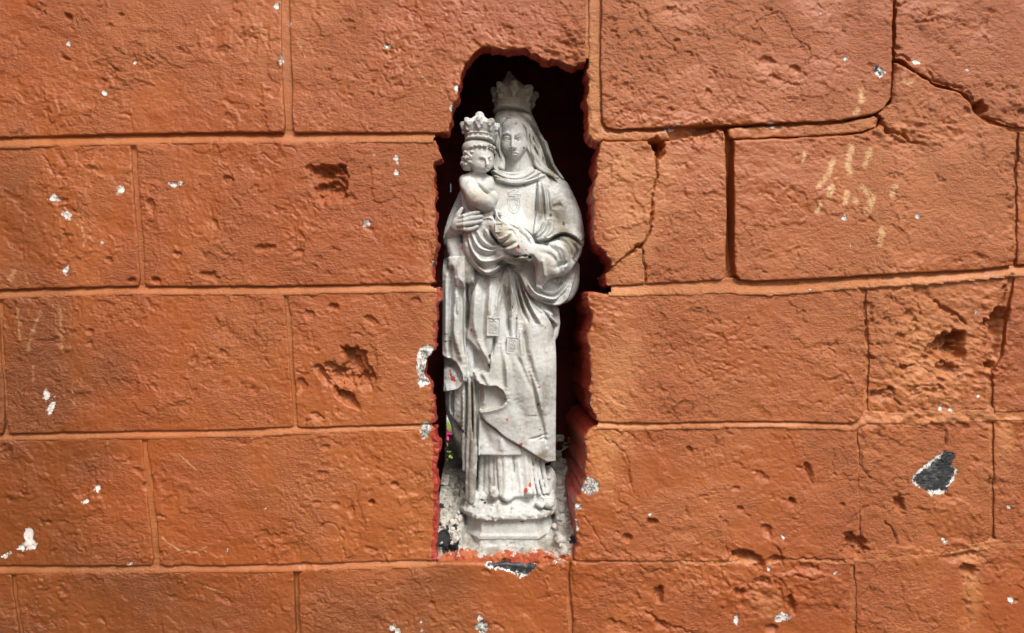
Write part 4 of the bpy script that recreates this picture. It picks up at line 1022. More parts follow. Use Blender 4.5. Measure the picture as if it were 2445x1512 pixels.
LICH = [(1140, 465, 40, 28, .8), (1215, 570, 38, 36, .75), (1310, 640, 40, 40, .55), (1190, 545, 18, 18, .6), (1330, 480, 40, 40, .3), (1200, 760, 40, 40, .2), (1215, 690, 30, 60, .3), (1140, 320, 40, 30, .25), (1250, 790, 20, 70, .35), (1240, 1180, 90, 25, .35)]
REDP = [(*zC(185, 1255), 4, 5), (*zC(190, 1300), 3, 5), (*zC(215, 1345), 7, 8), (*zC(235, 1370), 5, 4), (*zC(310, 1370), 3, 4), (*zC(1040, 350), 2.5, 6), (*zD(1000, 970), 7, 5), (*zD(840, 690), 4, 6), (*zD(1215, 310), 4, 3), (*zE(1110, 490), 6, 9), (*zE(1150, 440), 5, 8), (*zB(320, 965), 2.5, 6), (*zB(313, 1065), 2, 4),
        (*zC(195, 680), 3, 4), (*zB(970, 960), 5, 8), (*zE(845, 395), 3, 4), (*zD(535, 410), 1.5, 7), (*zA(945, 670), 3, 2), (*zC(430, 780), 3, 6), (*zB(1060, 990), 3, 4)]
BLKP = [(*zC(640, 1090), 5, 10), (*zC(630, 1190), 4, 8), (*zB(1050, 1060), 10, 5), (*zB(1110, 1075), 9, 5), (*zA(1035, 950), 3, 3), (*zE(660, 590), 9, 4), (*zE(690, 620), 5, 5), (*zB(1345, 590), 4, 5), (*zB(1490, 690), 3, 7), (*zD(1205, 508), 4, 4), (*zA(888, 942), 2.2, 2), (*zC(135, 622), 3, 2), (*zC(905, 525), 2, 6), (*zC(952, 650), 2, 4), (*zD(1225, 800), 4, 3), (*zA(1300, 1110), 4, 10), (*zE(1065, 812), 8, 2)]
def spots(lst, u, v, big=-30, sc=1.0):
    t = np.full(u.shape, float(big), np.float32)
    for cu, cv, ru, rv in lst:
        ru, rv = ru * sc, rv * sc
        t = np.maximum(t, (1 - np.hypot((u - cu) / ru, (v - cv) / rv)) * min(ru, rv))
    return t
def stain_attrs(Q, add=0.0):
    f = 1 - Q[:, 2] / DU
    u = CX + (Q[:, 0] - CX) / f; v = CY + (Q[:, 1] - CY) / f
    fr = Q[:, 2] > 0
    return dict(grime=blobs(GRIME, u, v) + add, lichen=blobs(LICH, u, v), redp=np.where(fr, spots(REDP, u, v, -30, .68), -30), blk=np.where(fr, spots(BLKP, u, v, -30, .6), -30))
def vol_obj(name, vol, parent, mat=None, smooth=1, add=0.0, extra=None):
    V, F = vol.mesh()
    V = smooth_mesh(V, F, smooth)
    at = stain_attrs(V, add)
    if extra: at.update(extra(V))
    return mesh_obj(name, to_world(V), F, mat or M_STAT, parent, True, at)

# ---- 2-D carving on the front of a volume
class Carve:
    def __init__(s, vol, w=55.0):
        s.v = vol; s.F = np.zeros(vol.U2.shape, np.float32); s.f = 1 - w / DU
    def pt(s, pts):
        P = np.array(pts, dtype=float)
        return np.stack([CX + (P[:, 0] - CX) * s.f, CY + (P[:, 1] - CY) * s.f], 1)
    def box(s, P, m):
        lo, hi = P.min(0) - m, P.max(0) + m
        i0, i1 = np.searchsorted(s.v.ax[0], [lo[0], hi[0]]); j0, j1 = np.searchsorted(s.v.ax[1], [lo[1], hi[1]])
        return slice(i0, i1), slice(j0, j1)
    def line(s, pts, width, amp, taper=True, flat=False):
        """ridge (amp > 0) or groove (amp < 0) along a smooth line; width is the half width in units"""
        P = catmull(s.pt(pts), 6); sl = s.box(P, width * 2.6)
        U, V = s.v.U2[sl], s.v.V2[sl]
        if U.size == 0: return
        d, _, _, _, ix = seg_dist(U, V, P[:-1], P[1:], True)
        g = sst(1.35 - d / (width * 1.2)) if flat else np.exp(-(d / width) ** 2)
        if taper:
            t = (ix + 0.5) / len(P[:-1]); g = g * (0.35 + 0.65 * sst(np.minimum(t, 1 - t) / 0.22))
        s.F[sl] += amp * g
    def hem(s, pts, amp, fall, side=1, soft=1.2):
        """cloth edge: raised on one side of the line, dying away over `fall` units"""
        P = catmull(s.pt(pts), 5); sl = s.box(P, fall * 2.5)
        U, V = s.v.U2[sl], s.v.V2[sl]
        if U.size == 0: return
        d, _, _, sd, ix = seg_dist(U, V, P[:-1], P[1:], True)
        t = (ix + 0.5) / len(P[:-1])
        x = d * sd * side
        g = np.where(x > 0, sst(x / soft) * np.exp(-(x / fall) ** 2), 0) * sst(np.minimum(t, 1 - t) / 0.10 + 0.15)
        s.F[sl] += amp * g
    def area(s, pts, amp, soft=2.0, fade=None):
        P = s.pt(pts); sl = s.box(P, 4)
        U, V = s.v.U2[sl], s.v.V2[sl]
        g = sst(poly_sd(U, V, P) / soft)
        if fade: g = g * sst((V - fade[0]) / (fade[1] - fade[0]))
        s.F[sl] += amp * g

statue = empty('statue', to_world(np.array([P3(1214, 1305, 40)]))[0])
tag(statue, 'weathered white plaster statue of a crowned woman holding a crowned child in the wall niche', 'statue')

# ------------------------------------------------------------------ robe and mantle of the woman
rb = Vol(1040, 1404, 396, 1206, -104, 140, 1.8)
rb.loft([(404, 1205, 1300, -18, 26), (418, 1190, 1330, -14, 40), (440, 1150, 1347, -10, 52), (470, 1112, 1361, -8, 60), (520, 1092, 1377, -6, 64), (575, 1066, 1386, -6, 66), (630, 1060, 1376, -6, 68), (690, 1058, 1356, -6, 70), (735, 1058, 1328, -6, 72), (772, 1058, 1327, -6, 72),
         (850, 1059, 1324, -6, 72), (930, 1061, 1321, -6, 72), (985, 1064, 1318, -6, 72), (1020, 1077, 1316, -6, 70), (1050, 1083, 1314, -6, 68), (1085, 1098, 1313, -6, 66), (1118, 1112, 1312, -6, 62)], k=0, p=2.3)
# hem of the robe varies in height round the figure
_vb = np.interp(rb.ax[0], [1040, 1112, 1120, 1133, 1140, 1152, 1180, 1218, 1240, 1256, 1276, 1288, 1300, 1310], [1300, 1300, 1140, 1140, 1062, 1071, 1078, 1077, 1071, 1069, 1083, 1091, 1099, 1103]).astype(np.float32)
for _i in range(rb.D.shape[0]):
    rb.D[_i] = np.maximum(rb.D[_i], (rb.ax[1] - _vb[_i])[:, None])
# knee and thigh under the cloth
rb.ell((1272, 830, 40), (38, 120, 34), 30)
rb.ell((1275, 780, 52), (30, 46, 22), 22)
rb.ell((1165, 800, 46), (32, 120, 22), 24)
rb.cap([(1322, 745, 10, 14), (1329, 772, 14, 8), (1322, 800, 14, 10)], 8)
# arm on the right with its wide sleeve
rb.cap([(1335, 455, -12, 26), (1352, 510, 6, 33), (1362, 560, 26, 31), (1352, 596, 54, 32), (1318, 612, 84, 28), (1292, 618, 96, 25)], 9)
rb.cap([(1362, 600, 40, 24), (1340, 630, 66, 26), (1312, 640, 86, 24)], 10)
rb.cap([(1306, 628, 92, 22), (1297, 655, 90, 17), (1290, 676, 86, 8)], 8)
rb.cap([(1268, 600, 92, 17), (1290, 606, 94, 20)], 5)
rb.ell((1270, 632, 112), (13, 19, 30), 4, rot=-14, cut=True)
# cowl folds round the neck
for pts, r_ in (([(686, 40, 4), (720, 100, 22), (800, 140, 36), (900, 160, 42), (1010, 145, 38), (1100, 90, 24), (1160, 30, 6)], 5.5), ([(680, 100, 8), (740, 150, 28), (850, 188, 42), (960, 198, 46), (1080, 165, 38), (1180, 95, 22), (1235, 50, 6)], 5.5), ([(690, 150, 22), (790, 200, 40), (900, 222, 48), (1040, 212, 46), (1180, 150, 34), (1280, 95, 14)], 4.5), ([(700, 60, 12), (800, 105, 28), (910, 122, 32), (1010, 105, 28), (1090, 50, 14)], 4.5)):
    rb.cap([(*zB(x, y), w, r_) for x, y, w in pts], 2.0)
# swag of mantle hanging below the sleeve
rb.cap([(1368, 640, 4, 16), (1364, 680, 14, 18), (1345, 706, 20, 19), (1310, 700, 36, 16), (1280, 672, 46, 10)], 8)
rb.cap([(1350, 660, 20, 16), (1335, 690, 26, 20), (1300, 670, 44, 14)], 10)
# sleeve on the left, behind the child, and its hanging folds
rb.cap([(1118, 470, -14, 24), (1090, 530, 8, 22), (1080, 570, 30, 22)], 10)
rb.cap([(1083, 566, 54, 19), (1086, 600, 60, 17), (1089, 622, 62, 11)], 5)
rb.cap([(1111, 596, 66, 16), (1116, 650, 70, 16), (1118, 668, 70, 12)], 5)
rb.ell((1086, 594, 88), (8, 22, 12), 3, cut=True)
# long tube folds that fall to the base
rb.cap([(1117, 700, 54, 7), (1121, 820, 58, 8), (1124, 920, 60, 9), (1121, 1040, 58, 9), (1119, 1146, 56, 8), (1118, 1190, 50, 8)], 4)
rb.cap([(1124, 840, 62, 5), (1130, 930, 66, 6), (1131, 1030, 66, 8), (1130, 1100, 66, 9), (1127, 1150, 62, 9), (1126, 1195, 54, 9)], 3)
rb.cap([(1140, 900, 60, 5), (1142, 980, 62, 6), (1142, 1060, 60, 6)], 3)
rb.cap([(1108, 940, 44, 6), (1108, 1040, 44, 7), (1112, 1120, 46, 8)], 4)
# under-tunic, pleats and feet
rb.loft([(1060, 1132, 1302, 0, 52), (1100, 1136, 1300, 0, 53), (1150, 1138, 1304, 0, 58), (1196, 1134, 1312, 0, 66)], 3)
_rs2 = np.random.RandomState(12)
for i_, (u0, u1, w0, w1, r_) in enumerate([(1152, 1146, 28, 36, 6), (1163, 1160, 36, 40, 5), (1173, 1174, 42, 46, 5), (1183, 1186, 48, 54, 5), (1193, 1198, 54, 64, 7), (1202, 1208, 56, 70, 6), (1211, 1216, 54, 72, 4.5), (1219, 1226, 54, 70, 5), (1227, 1235, 52, 66, 4), (1235, 1246, 53, 66, 5), (1243, 1256, 52, 66, 4.5), (1251, 1264, 52, 68, 7), (1260, 1276, 48, 60, 5), (1269, 1288, 42, 52, 5), (1279, 1299, 36, 44, 5), (1289, 1309, 28, 36, 6)]):
    b_ = _rs2.uniform(-2, 2)
    rb.cap([(u0, 1066, w0, r_ * .8), (u0 + .35 * (u1 - u0) + b_, 1110, w0 + .2 * (w1 - w0), r_ * .9), (u0 + .62 * (u1 - u0), 1145, w0 + .55 * (w1 - w0), r_), (u1, 1184 - abs(u1 - 1218) * .10, w1, r_ * 1.05)], 4.5)
rb.ell((1210, 1188, 76), (12, 9, 14), 7)
rb.ell((1264, 1175, 72), (10, 8, 12), 7)

cv = Carve(rb, 62)
B = lambda *p: zz(zB, p); C_ = lambda *p: zz(zC, p); D_ = lambda *p: zz(zD, p)
# cowl round the neck
for pts, a in ((B((690, 60), (780, 125), (900, 160), (1020, 145), (1150, 50)), 5), (B((700, 120), (850, 180), (960, 195), (1100, 150), (1220, 70)), 5), (B((720, 165), (900, 215), (1050, 200), (1200, 145), (1275, 105)), 4.5)):
    cv.line(pts, 4.2, a, taper=False)
for pts in (B((690, 95), (800, 155), (930, 178), (1060, 155), (1180, 70)), B((710, 145), (870, 198), (1000, 200), (1150, 150), (1250, 95)), B((720, 190), (900, 238), (1060, 228), (1200, 180))):
    cv.line(pts, 2.2, -3.5)
# mantle edge beside the chest panel
cv.hem(B((1200, 170), (1185, 300), (1180, 420), (1172, 560), (1150, 720), (1135, 880)), 5, 22, -1)
cv.line(B((1195, 190), (1180, 420), (1168, 600)), 2.4, -5)
for pts, w, a in ((B((1225, 200), (1250, 330), (1265, 500), (1260, 640)), 3.2, -5), (B((1300, 260), (1320, 420), (1330, 600)), 4, -4), (B((1265, 220), (1290, 400), (1290, 600)), 4, 3.5), (B((1240, 260), (1215, 420), (1230, 600)), 3.6, 3),
                  (B((1310, 640), (1245, 790), (1150, 860)), 3.4, 5), (B((1262, 640), (1200, 770), (1140, 840)), 3.0, 4.5), (B((1285, 650), (1225, 780), (1150, 848)), 2.2, -4), (B((1345, 650), (1290, 790), (1180, 880)), 3, -4), (B((1380, 640), (1340, 780), (1220, 880)), 5, 4),
                  (B((1340, 480), (1400, 620), (1390, 760)), 9, -3), (B((1440, 300), (1550, 520), (1600, 760)), 14, 3)):
    cv.line(pts, w, a)
cv.ell = None
# lower edge of the chest panel
cv.hem(B((720, 540), (760, 600), (840, 660), (960, 720), (1080, 790), (1150, 860)), 4, 26, -1)
cv.line(B((700, 520), (740, 620), (850, 700), (960, 740)), 2.6, -3.5)
# shoulder cape falling over the sleeve
cv.hem(B((1140, 895), (1230, 905), (1310, 878), (1400, 825), (1490, 803), (1590, 838), (1700, 925)), 6.5, 20, -1)
cv.line(B((1150, 905), (1310, 890), (1400, 838), (1490, 815), (1600, 855), (1690, 930)), 2.2, -6)
for pts, w, a in ((B((1420, 850), (1540, 960), (1580, 1100)), 5, -4), (B((1560, 900), (1640, 1000), (1620, 1120)), 4, -4), (B((1330, 920), (1470, 1000), (1520, 1140), (1480, 1240)), 6, 3.5), (B((1200, 1040), (1330, 1080), (1420, 1180), (1420, 1290)), 5, -3),
                  (B((1300, 960), (1400, 1040), (1440, 1150)), 4, -3), (B((1390, 1220), (1440, 1180), (1520, 1160)), 4, -4), (B((1240, 1150), (1260, 1300)), 4, 3)):
    cv.line(pts, w, a)
# swag
cv.hem(C_((930, 110), (1000, 185), (1055, 320), (1120, 400), (1200, 450), (1300, 485), (1400, 500), (1470, 492), (1560, 405), (1640, 160)), 8, 18, -1)
for r_ in (0, 1, 2, 3):
    q = 40 * r_
    cv.line(C_((1180 - q * .6, 290 + q), (1330, 345 + q), (1430, 330 + q * .8), (1500 + q * .5, 240 + q * .4)), 3.0, 3.6 if r_ % 2 == 0 else -3.8)
cv.line(C_((1380, 225), (1430, 265), (1470, 215)), 3.5, -4)
cv.line(C_((1060, 200), (1130, 330), (1250, 400), (1400, 430), (1500, 380)), 4, 4)
# fan of folds under the sleeve
for pts, w, a in ((C_((930, 120), (960, 300), (1020, 520), (1080, 690)), 3.2, -6), (C_((960, 150), (1050, 420), (1110, 560), (1180, 700)), 3.2, -6), (C_((990, 220), (1100, 400), (1230, 540), (1370, 690)), 3.6, -5), (C_((900, 110), (915, 300), (950, 480), (960, 660)), 2.8, -5),
                  (C_((945, 150), (1000, 380), (1060, 600)), 3, 4.5), (C_((985, 200), (1070, 400), (1150, 580), (1240, 720)), 3.6, 5), (C_((1000, 260), (1150, 470), (1300, 620)), 4, 3.5), (C_((1290, 600), (1400, 690), (1425, 720)), 4, 4), (C_((1200, 520), (1320, 590), (1390, 600)), 5, 3),
                  # straps of the scapular
                  (C_((870, 60), (895, 150), (900, 320), (890, 560), (900, 850)), 0, 0),
                  (C_((800, 230), (830, 420), (850, 640), (870, 840)), 3.6, -6), (C_((770, 300), (720, 480), (680, 640)), 2.2, -3.5), (C_((850, 260), (862, 440), (880, 640)), 2.6, -5),
                  (C_((600, 210), (575, 500), (560, 760), (570, 960)), 7, -5), (C_((660, 200), (640, 450), (630, 640)), 5, 3.5), (C_((520, 180), (480, 420), (470, 700), (520, 900)), 7, 4), (C_((440, 260), (400, 520), (385, 760)), 3.4, -7), (C_((470, 140), (430, 320), (405, 520)), 3, 3),
                  (C_((950, 1080), (1010, 1200), (1090, 1380), (1150, 1500)), 5, -3), (C_((1020, 760), (1040, 900), (1060, 1100), (1120, 1300)), 6, -5), (C_((1090, 1050), (1130, 1250), (1190, 1450)), 5, -4), (C_((990, 700), (1000, 900), (1020, 1100)), 5, 3),
                  (C_((820, 1080), (840, 1260), (835, 1500)), 5, 3), (C_((740, 900), (770, 1150), (790, 1400)), 6, -2.5)):
    if w: cv.line(pts, w, a)
cv.line(C_((858, 60), (890, 170), (900, 340), (888, 560), (900, 870)), 5.0, 4.0, False, True)
cv.line(C_((840, 70), (800, 200), (750, 400), (700, 650)), 5.4, 3.6, False, True)
cv.line(C_((900, 300), (945, 500), (965, 680), (950, 860)), 3.0, 3.0, False, True)
# corner of the mantle hanging in the middle
cv.area(C_((530, 130), (420, 400), (372, 880), (440, 940), (510, 1020), (600, 1110), (628, 1240), (665, 1160), (690, 860), (720, 640), (770, 250), (700, 170)), 6.5, 2.2, (650, 720))
cv.line(C_((690, 860), (680, 1000), (650, 1120)), 3, -4)
cv.line(C_((520, 900), (560, 1000), (610, 1100)), 4, 3)
cv.area(C_((450, 960), (520, 1040), (600, 1120), (630, 1245), (520, 1262), (455, 1245)), -4, 5)
# left fall of the mantle
cv.area(C_((80, -60), (370, -60), (368, 900), (390, 1200), (380, 1400), (335, 1370), (310, 1260), (250, 1165), (180, 1120), (130, 1118), (80, 1080)), 8, 2.6, (600, 660))
for pts, w, a in ((C_((200, 60), (190, 400), (180, 800), (180, 1080)), 4, -3.5), (C_((250, 200), (260, 500), (240, 800), (300, 1100)), 6, 4), (C_((320, 250), (330, 550), (330, 900), (370, 1250)), 5, -4), (C_((140, 60), (140, 500), (140, 1000)), 6, 3), (C_((270, 430), (255, 560), (270, 640)), 3, -3),
                  (C_((280, 820), (310, 1000), (360, 1200)), 5, 3), (C_((185, 880), (180, 1000), (190, 1110)), 3, -4)):
    cv.line(pts, w, a)
cv.line(C_((375, 260), (378, 500), (372, 760)), 3.0, -7)
cv.area(D_((90, -40), (330, -40), (385, 0), (350, 260), (280, 335), (130, 372), (90, 372)), 3.5, 2.2, (862, 885))
cv.hem(D_((350, 250), (285, 335), (200, 355), (125, 375)), 5, 12, 1)
cv.line(D_((130, 40), (200, 60), (280, 150), (320, 240)), 5, -4.5)
cv.line(D_((200, 380), (195, 520), (200, 660)), 3, -4.5)
cv.hem(D_((140, 590), (200, 680), (260, 740), (320, 810)), -6, 16, 1)
cv.line(D_((330, 330), (335, 560), (325, 800)), 4, 3)
cv.line(D_((365, 200), (372, 500), (360, 900)), 2.4, -6); cv.line(D_((432, 200), (440, 500), (450, 900)), 2.2, -5); cv.line(D_((495, 250), (505, 600), (500, 980)), 2.6, -6)
# zigzag border of the outer robe
ZIG = D_((455, 118), (540, 128), (630, 122), (700, 20))
OUT = D_((700, -330), (1420, -330), (1420, 1200), (1310, 1190), (1240, 1150), (1180, 1110), (1080, 1040), (1000, 990), (900, 940), (800, 870), (700, 780), (600, 710), (540, 650), (522, 575), (620, 560), (770, 520), (830, 450), (795, 350), (715, 288), (630, 297), (520, 262), (455, 205), (455, 118), (540, 128), (630, 122))
cv.area(OUT, 7.5, 2.0, (800, 880))
cv.hem(D_((455, 205), (520, 262), (630, 297), (715, 288), (795, 350), (830, 450)), 3.5, 9, -1)
cv.hem(D_((530, 570), (620, 560), (770, 520), (828, 455)), 3, 8, 1)
cv.line(D_((530, 600), (600, 710), (700, 782), (800, 872), (1000, 992), (1180, 1112)), 2.0, -2.5)
cv.line(D_((575, 300), (590, 420), (570, 540)), 5, 3.5); cv.line(D_((520, 300), (530, 420), (520, 540)), 3, -4); cv.line(D_((640, 300), (720, 380), (800, 440)), 5, -3)
cv.line(D_((560, 130), (600, 200), (640, 280)), 5, 3.5); cv.line(D_((480, 140), (500, 190), (540, 250)), 4, 3)
cv.area(D_((500, 600), (540, 660), (700, 790), (1000, 1000), (1010, 1100), (505, 1100)), 3.0, 2.5)
cv.line(D_((560, 700), (600, 850), (640, 1000)), 9, -2.5); cv.line(D_((760, 860), (780, 960), (780, 1060)), 8, 2.5)
cv.line(D_((1060, 60), (1140, 280), (1190, 520), (1250, 760), (1300, 1000)), 4, -3.6); cv.line(D_((1100, 60), (1180, 320), (1240, 560)), 5, 2.6); cv.line(D_((840, 40), (860, 260), (870, 460)), 7, 2.5)
cv.line(D_((1100, 905), (1180, 890), (1290, 860)), 2.5, -2.5); cv.line(D_((1210, 920), (1260, 905), (1300, 920)), 2.2, -2.2)
cv.line(D_((930, 400), (1010, 620), (1060, 820)), 12, -2)
# wear
cv.F += 0.45 * fbm(rb.U2, rb.V2, 26, 3, 501) + 0.3 * fbm(rb.U2, rb.V2, 7, 2, 511)
rb.relief((cv.F * 1.95).astype(np.float32), -12, 26)
# knocked-off flakes on the shoulder and the broken wrist
for (x, y), r_ in ((zB(1350, 590), (7, 8, 5)), (zB(1400, 500), (9, 6, 4)), (zB(1440, 480), (8, 5, 4)), (zB(1485, 690), (4, 8, 4)), (zB(1040, 250), (2, 10, 3)), (zB(1360, 440), (3, 12, 4))):
    w_ = rb.front(*P3(x, y, 50)[:2], 40)
    rb.ell((*P3(x, y, w_)[:2], w_ + 1), r_, 1.5, cut=True, raw=True)
mother = vol_obj('woman_figure', rb, statue, smooth=1)
def on_robe(x, y, w0=62):
    q = P3(x, y, w0)
    return q[0], q[1], rb.front(q[0], q[1], 55)

# ------------------------------------------------------------------ head of the woman
hd = Vol(1182, 1276, 268, 432, -56, 62, 1.0)
hd.ell((1230, 318, -6), (37, 46, 44), 6)
hd.ell((1227, 334, 6), (32.5, 46, 33), 8, rot=-3)
hd.ell((1229, 360, 17), (20, 21, 21), 10)
hd.ell((1230, 372, 27), (8.5, 8, 8), 8)
hd.ell((1210, 348, 19), (13, 15, 13), 9); hd.ell((1246, 347, 18), (13, 15, 13), 9)
hd.ell((1223, 300, 18), (25, 20, 19), 9)
hd.ell((1211, 331, 43), (11, 7.5, 11.5), 3, rot=-6, cut=True); hd.ell((1238, 331, 42), (11, 7.5, 11.5), 3, rot=6, cut=True)
hd.ell((1211.5, 332.5, 30.5), (8.0, 4.6, 5.2), 1.5); hd.ell((1237.5, 332.5, 29.5), (8.0, 4.6, 5.2), 1.5)
hd.cap([(1203, 329, 31, 1.3), (1210, 327, 36.5, 1.5), (1219, 330, 35, 1.2)], 1.2); hd.cap([(1230, 330, 35, 1.2), (1238, 327, 36, 1.5), (1246, 330, 29, 1.2)], 1.2)
hd.cap([(1204, 335, 31, .9), (1211, 337.5, 34.5, 1.1), (1218, 335.5, 34, .9)], 1.0); hd.cap([(1231, 335.5, 34, .9), (1238, 337.5, 34, 1.1), (1245, 335, 29, .9)], 1.0)
hd.cap([(1202, 321, 31, 1.8), (1211, 317.5, 37, 2.2), (1219, 322, 38, 2)], 4); hd.cap([(1230, 322, 38, 2), (1239, 317.5, 36, 2.2), (1248, 321, 29, 1.8)], 4)
hd.cap([(1224.5, 316, 36, 4.2), (1224, 332, 43, 3.6), (1224, 345, 50, 4.0), (1224.5, 351, 52.5, 4.4)], 3)
hd.ell((1219, 352.5, 45), (3.8, 3.4, 4.6), 1.6); hd.ell((1230.2, 352.5, 44.5), (3.8, 3.4, 4.6), 1.6)
hd.ell((1221, 355.8, 46.5), (1.8, 1.5, 2.6), .8, cut=True); hd.ell((1228.5, 355.8, 46), (1.8, 1.5, 2.6), .8, cut=True)
hd.cap([(1216.5, 365.6, 36, 1.5), (1223, 363.4, 41, 2.0), (1227, 364.2, 41.5, 1.8), (1231, 363.4, 40.8, 2.0), (1238, 365.8, 35, 1.4)], 1.6)
hd.cap([(1219, 368.6, 36, 1.5), (1227.3, 369.8, 40.5, 2.4), (1235.6, 368.6, 35, 1.4)], 1.6)
hd.cap([(1217, 366.6, 41, 1.1), (1227, 366.8, 46, 1.3), (1237, 366.6, 40, 1.1)], .5, cut=True)
hd.ell((1227.5, 376.2, 43), (7, 2.6, 4), 2.5, cut=True)
hd.cap([(1229, 370, -6, 23), (1231, 398, -6, 23), (1234, 428, -10, 28)], 6)
vol_obj('head', hd, mother, smooth=1)

# veil
ve = Vol(1164, 1366, 262, 470, -70, 50, 1.7)
ve.loft([(264, 1184, 1266, -14, 36), (282, 1180, 1277, -14, 40), (300, 1178, 1286, -16, 42), (320, 1177, 1293, -18, 42), (345, 1178, 1305, -20, 40), (370, 1178, 1314, -22, 38), (402, 1178, 1326, -22, 38), (436, 1172, 1347, -20, 44), (462, 1176, 1357, -18, 48)], 0, 2.2)
vc = Carve(ve, 15)
A_ = lambda *p: zz(zA, p)
for pts, w, a in ((A_((880, 590), (1010, 650), (1110, 760), (1180, 900), (1240, 1010), (1290, 1110)), 3.2, 5), (A_((960, 580), (1080, 660), (1180, 780), (1240, 900), (1300, 1060), (1380, 1200)), 3.0, -4.5), (A_((1040, 575), (1150, 660), (1230, 800), (1290, 960), (1350, 1120)), 3.5, 4),
                  (A_((1110, 590), (1190, 700), (1260, 860)), 2.4, -3.5), (A_((1290, 1090), (1380, 1240), (1470, 1340)), 3, -4), (A_((690, 640), (680, 760), (700, 900)), 3, 3)):
    vc.line(pts, w, a)
vc.hem(A_((1250, 820), (1300, 1000), (1350, 1130), (1420, 1230), (1500, 1340)), 4.5, 12, -1)
vc.F += 0.6 * fbm(ve.U2, ve.V2, 14, 3, 521)
ve.relief((vc.F * 1.5).astype(np.float32), -30, -5)
vol_obj('veil', ve, mother, smooth=2, add=.12)

# hair: wavy locks either side of the face
ha = Vol(1170, 1342, 268, 440, -34, 56, 1.1)
def lock(pts, k=1.0, n=3, spread=4.0, seed=0):
    rs = np.random.RandomState(seed)
    for q in range(n):
        o = (q - (n - 1) / 2) * spread
        ph = rs.uniform(0, 6)
        ha.cap([(p[0] + o + 2.4 * math.sin(ph + i * 1.7), p[1] + o * .4 + rs.uniform(-.8, .8), p[2] + 2.6 * math.sin(ph * 2 + i * 1.9) - abs(o) * .5, p[3] * (.72 + .12 * math.sin(i * 2 + q))) for i, p in enumerate(pts)], k)
lock([(*zA(865, 602), 30, 4.5), (*zA(960, 625), 32, 4.5), (*zA(1040, 680), 30, 4.6), (*zA(1085, 760), 26, 4.4), (*zA(1100, 860), 23, 4.2), (*zA(1120, 960), 21, 4.6), (*zA(1160, 1060), 22, 5.0), (*zA(1190, 1150), 24, 5), (*zA(1280, 1220), 32, 5), (*zA(1370, 1265), 34, 4)], seed=1, n=4)
lock([(*zA(1090, 790), 18, 4), (*zA(1150, 880), 18, 4.5), (*zA(1200, 960), 18, 5), (*zA(1215, 1040), 18, 5.4), (*zA(1225, 1130), 22, 5.5), (*zA(1290, 1200), 28, 5), (*zA(1400, 1290), 30, 4)], seed=2, n=3)
lock([(*zA(860, 602), 30, 4.2), (*zA(800, 650), 28, 4.2), (*zA(760, 720), 23, 4.0), (*zA(745, 820), 18, 4.2), (*zA(750, 920), 16, 4.6), (*zA(775, 1020), 16, 5), (*zA(790, 1110), 18, 5.2), (*zA(770, 1190), 26, 5)], seed=3, n=3)
lock([(*zA(720, 760), 8, 4), (*zA(715, 900), 8, 4.6), (*zA(735, 1040), 12, 5), (*zA(720, 1150), 20, 5), (*zA(740, 1230), 30, 4)], seed=4, n=3)
vol_obj('hair', ha, mother, smooth=1, add=.12)

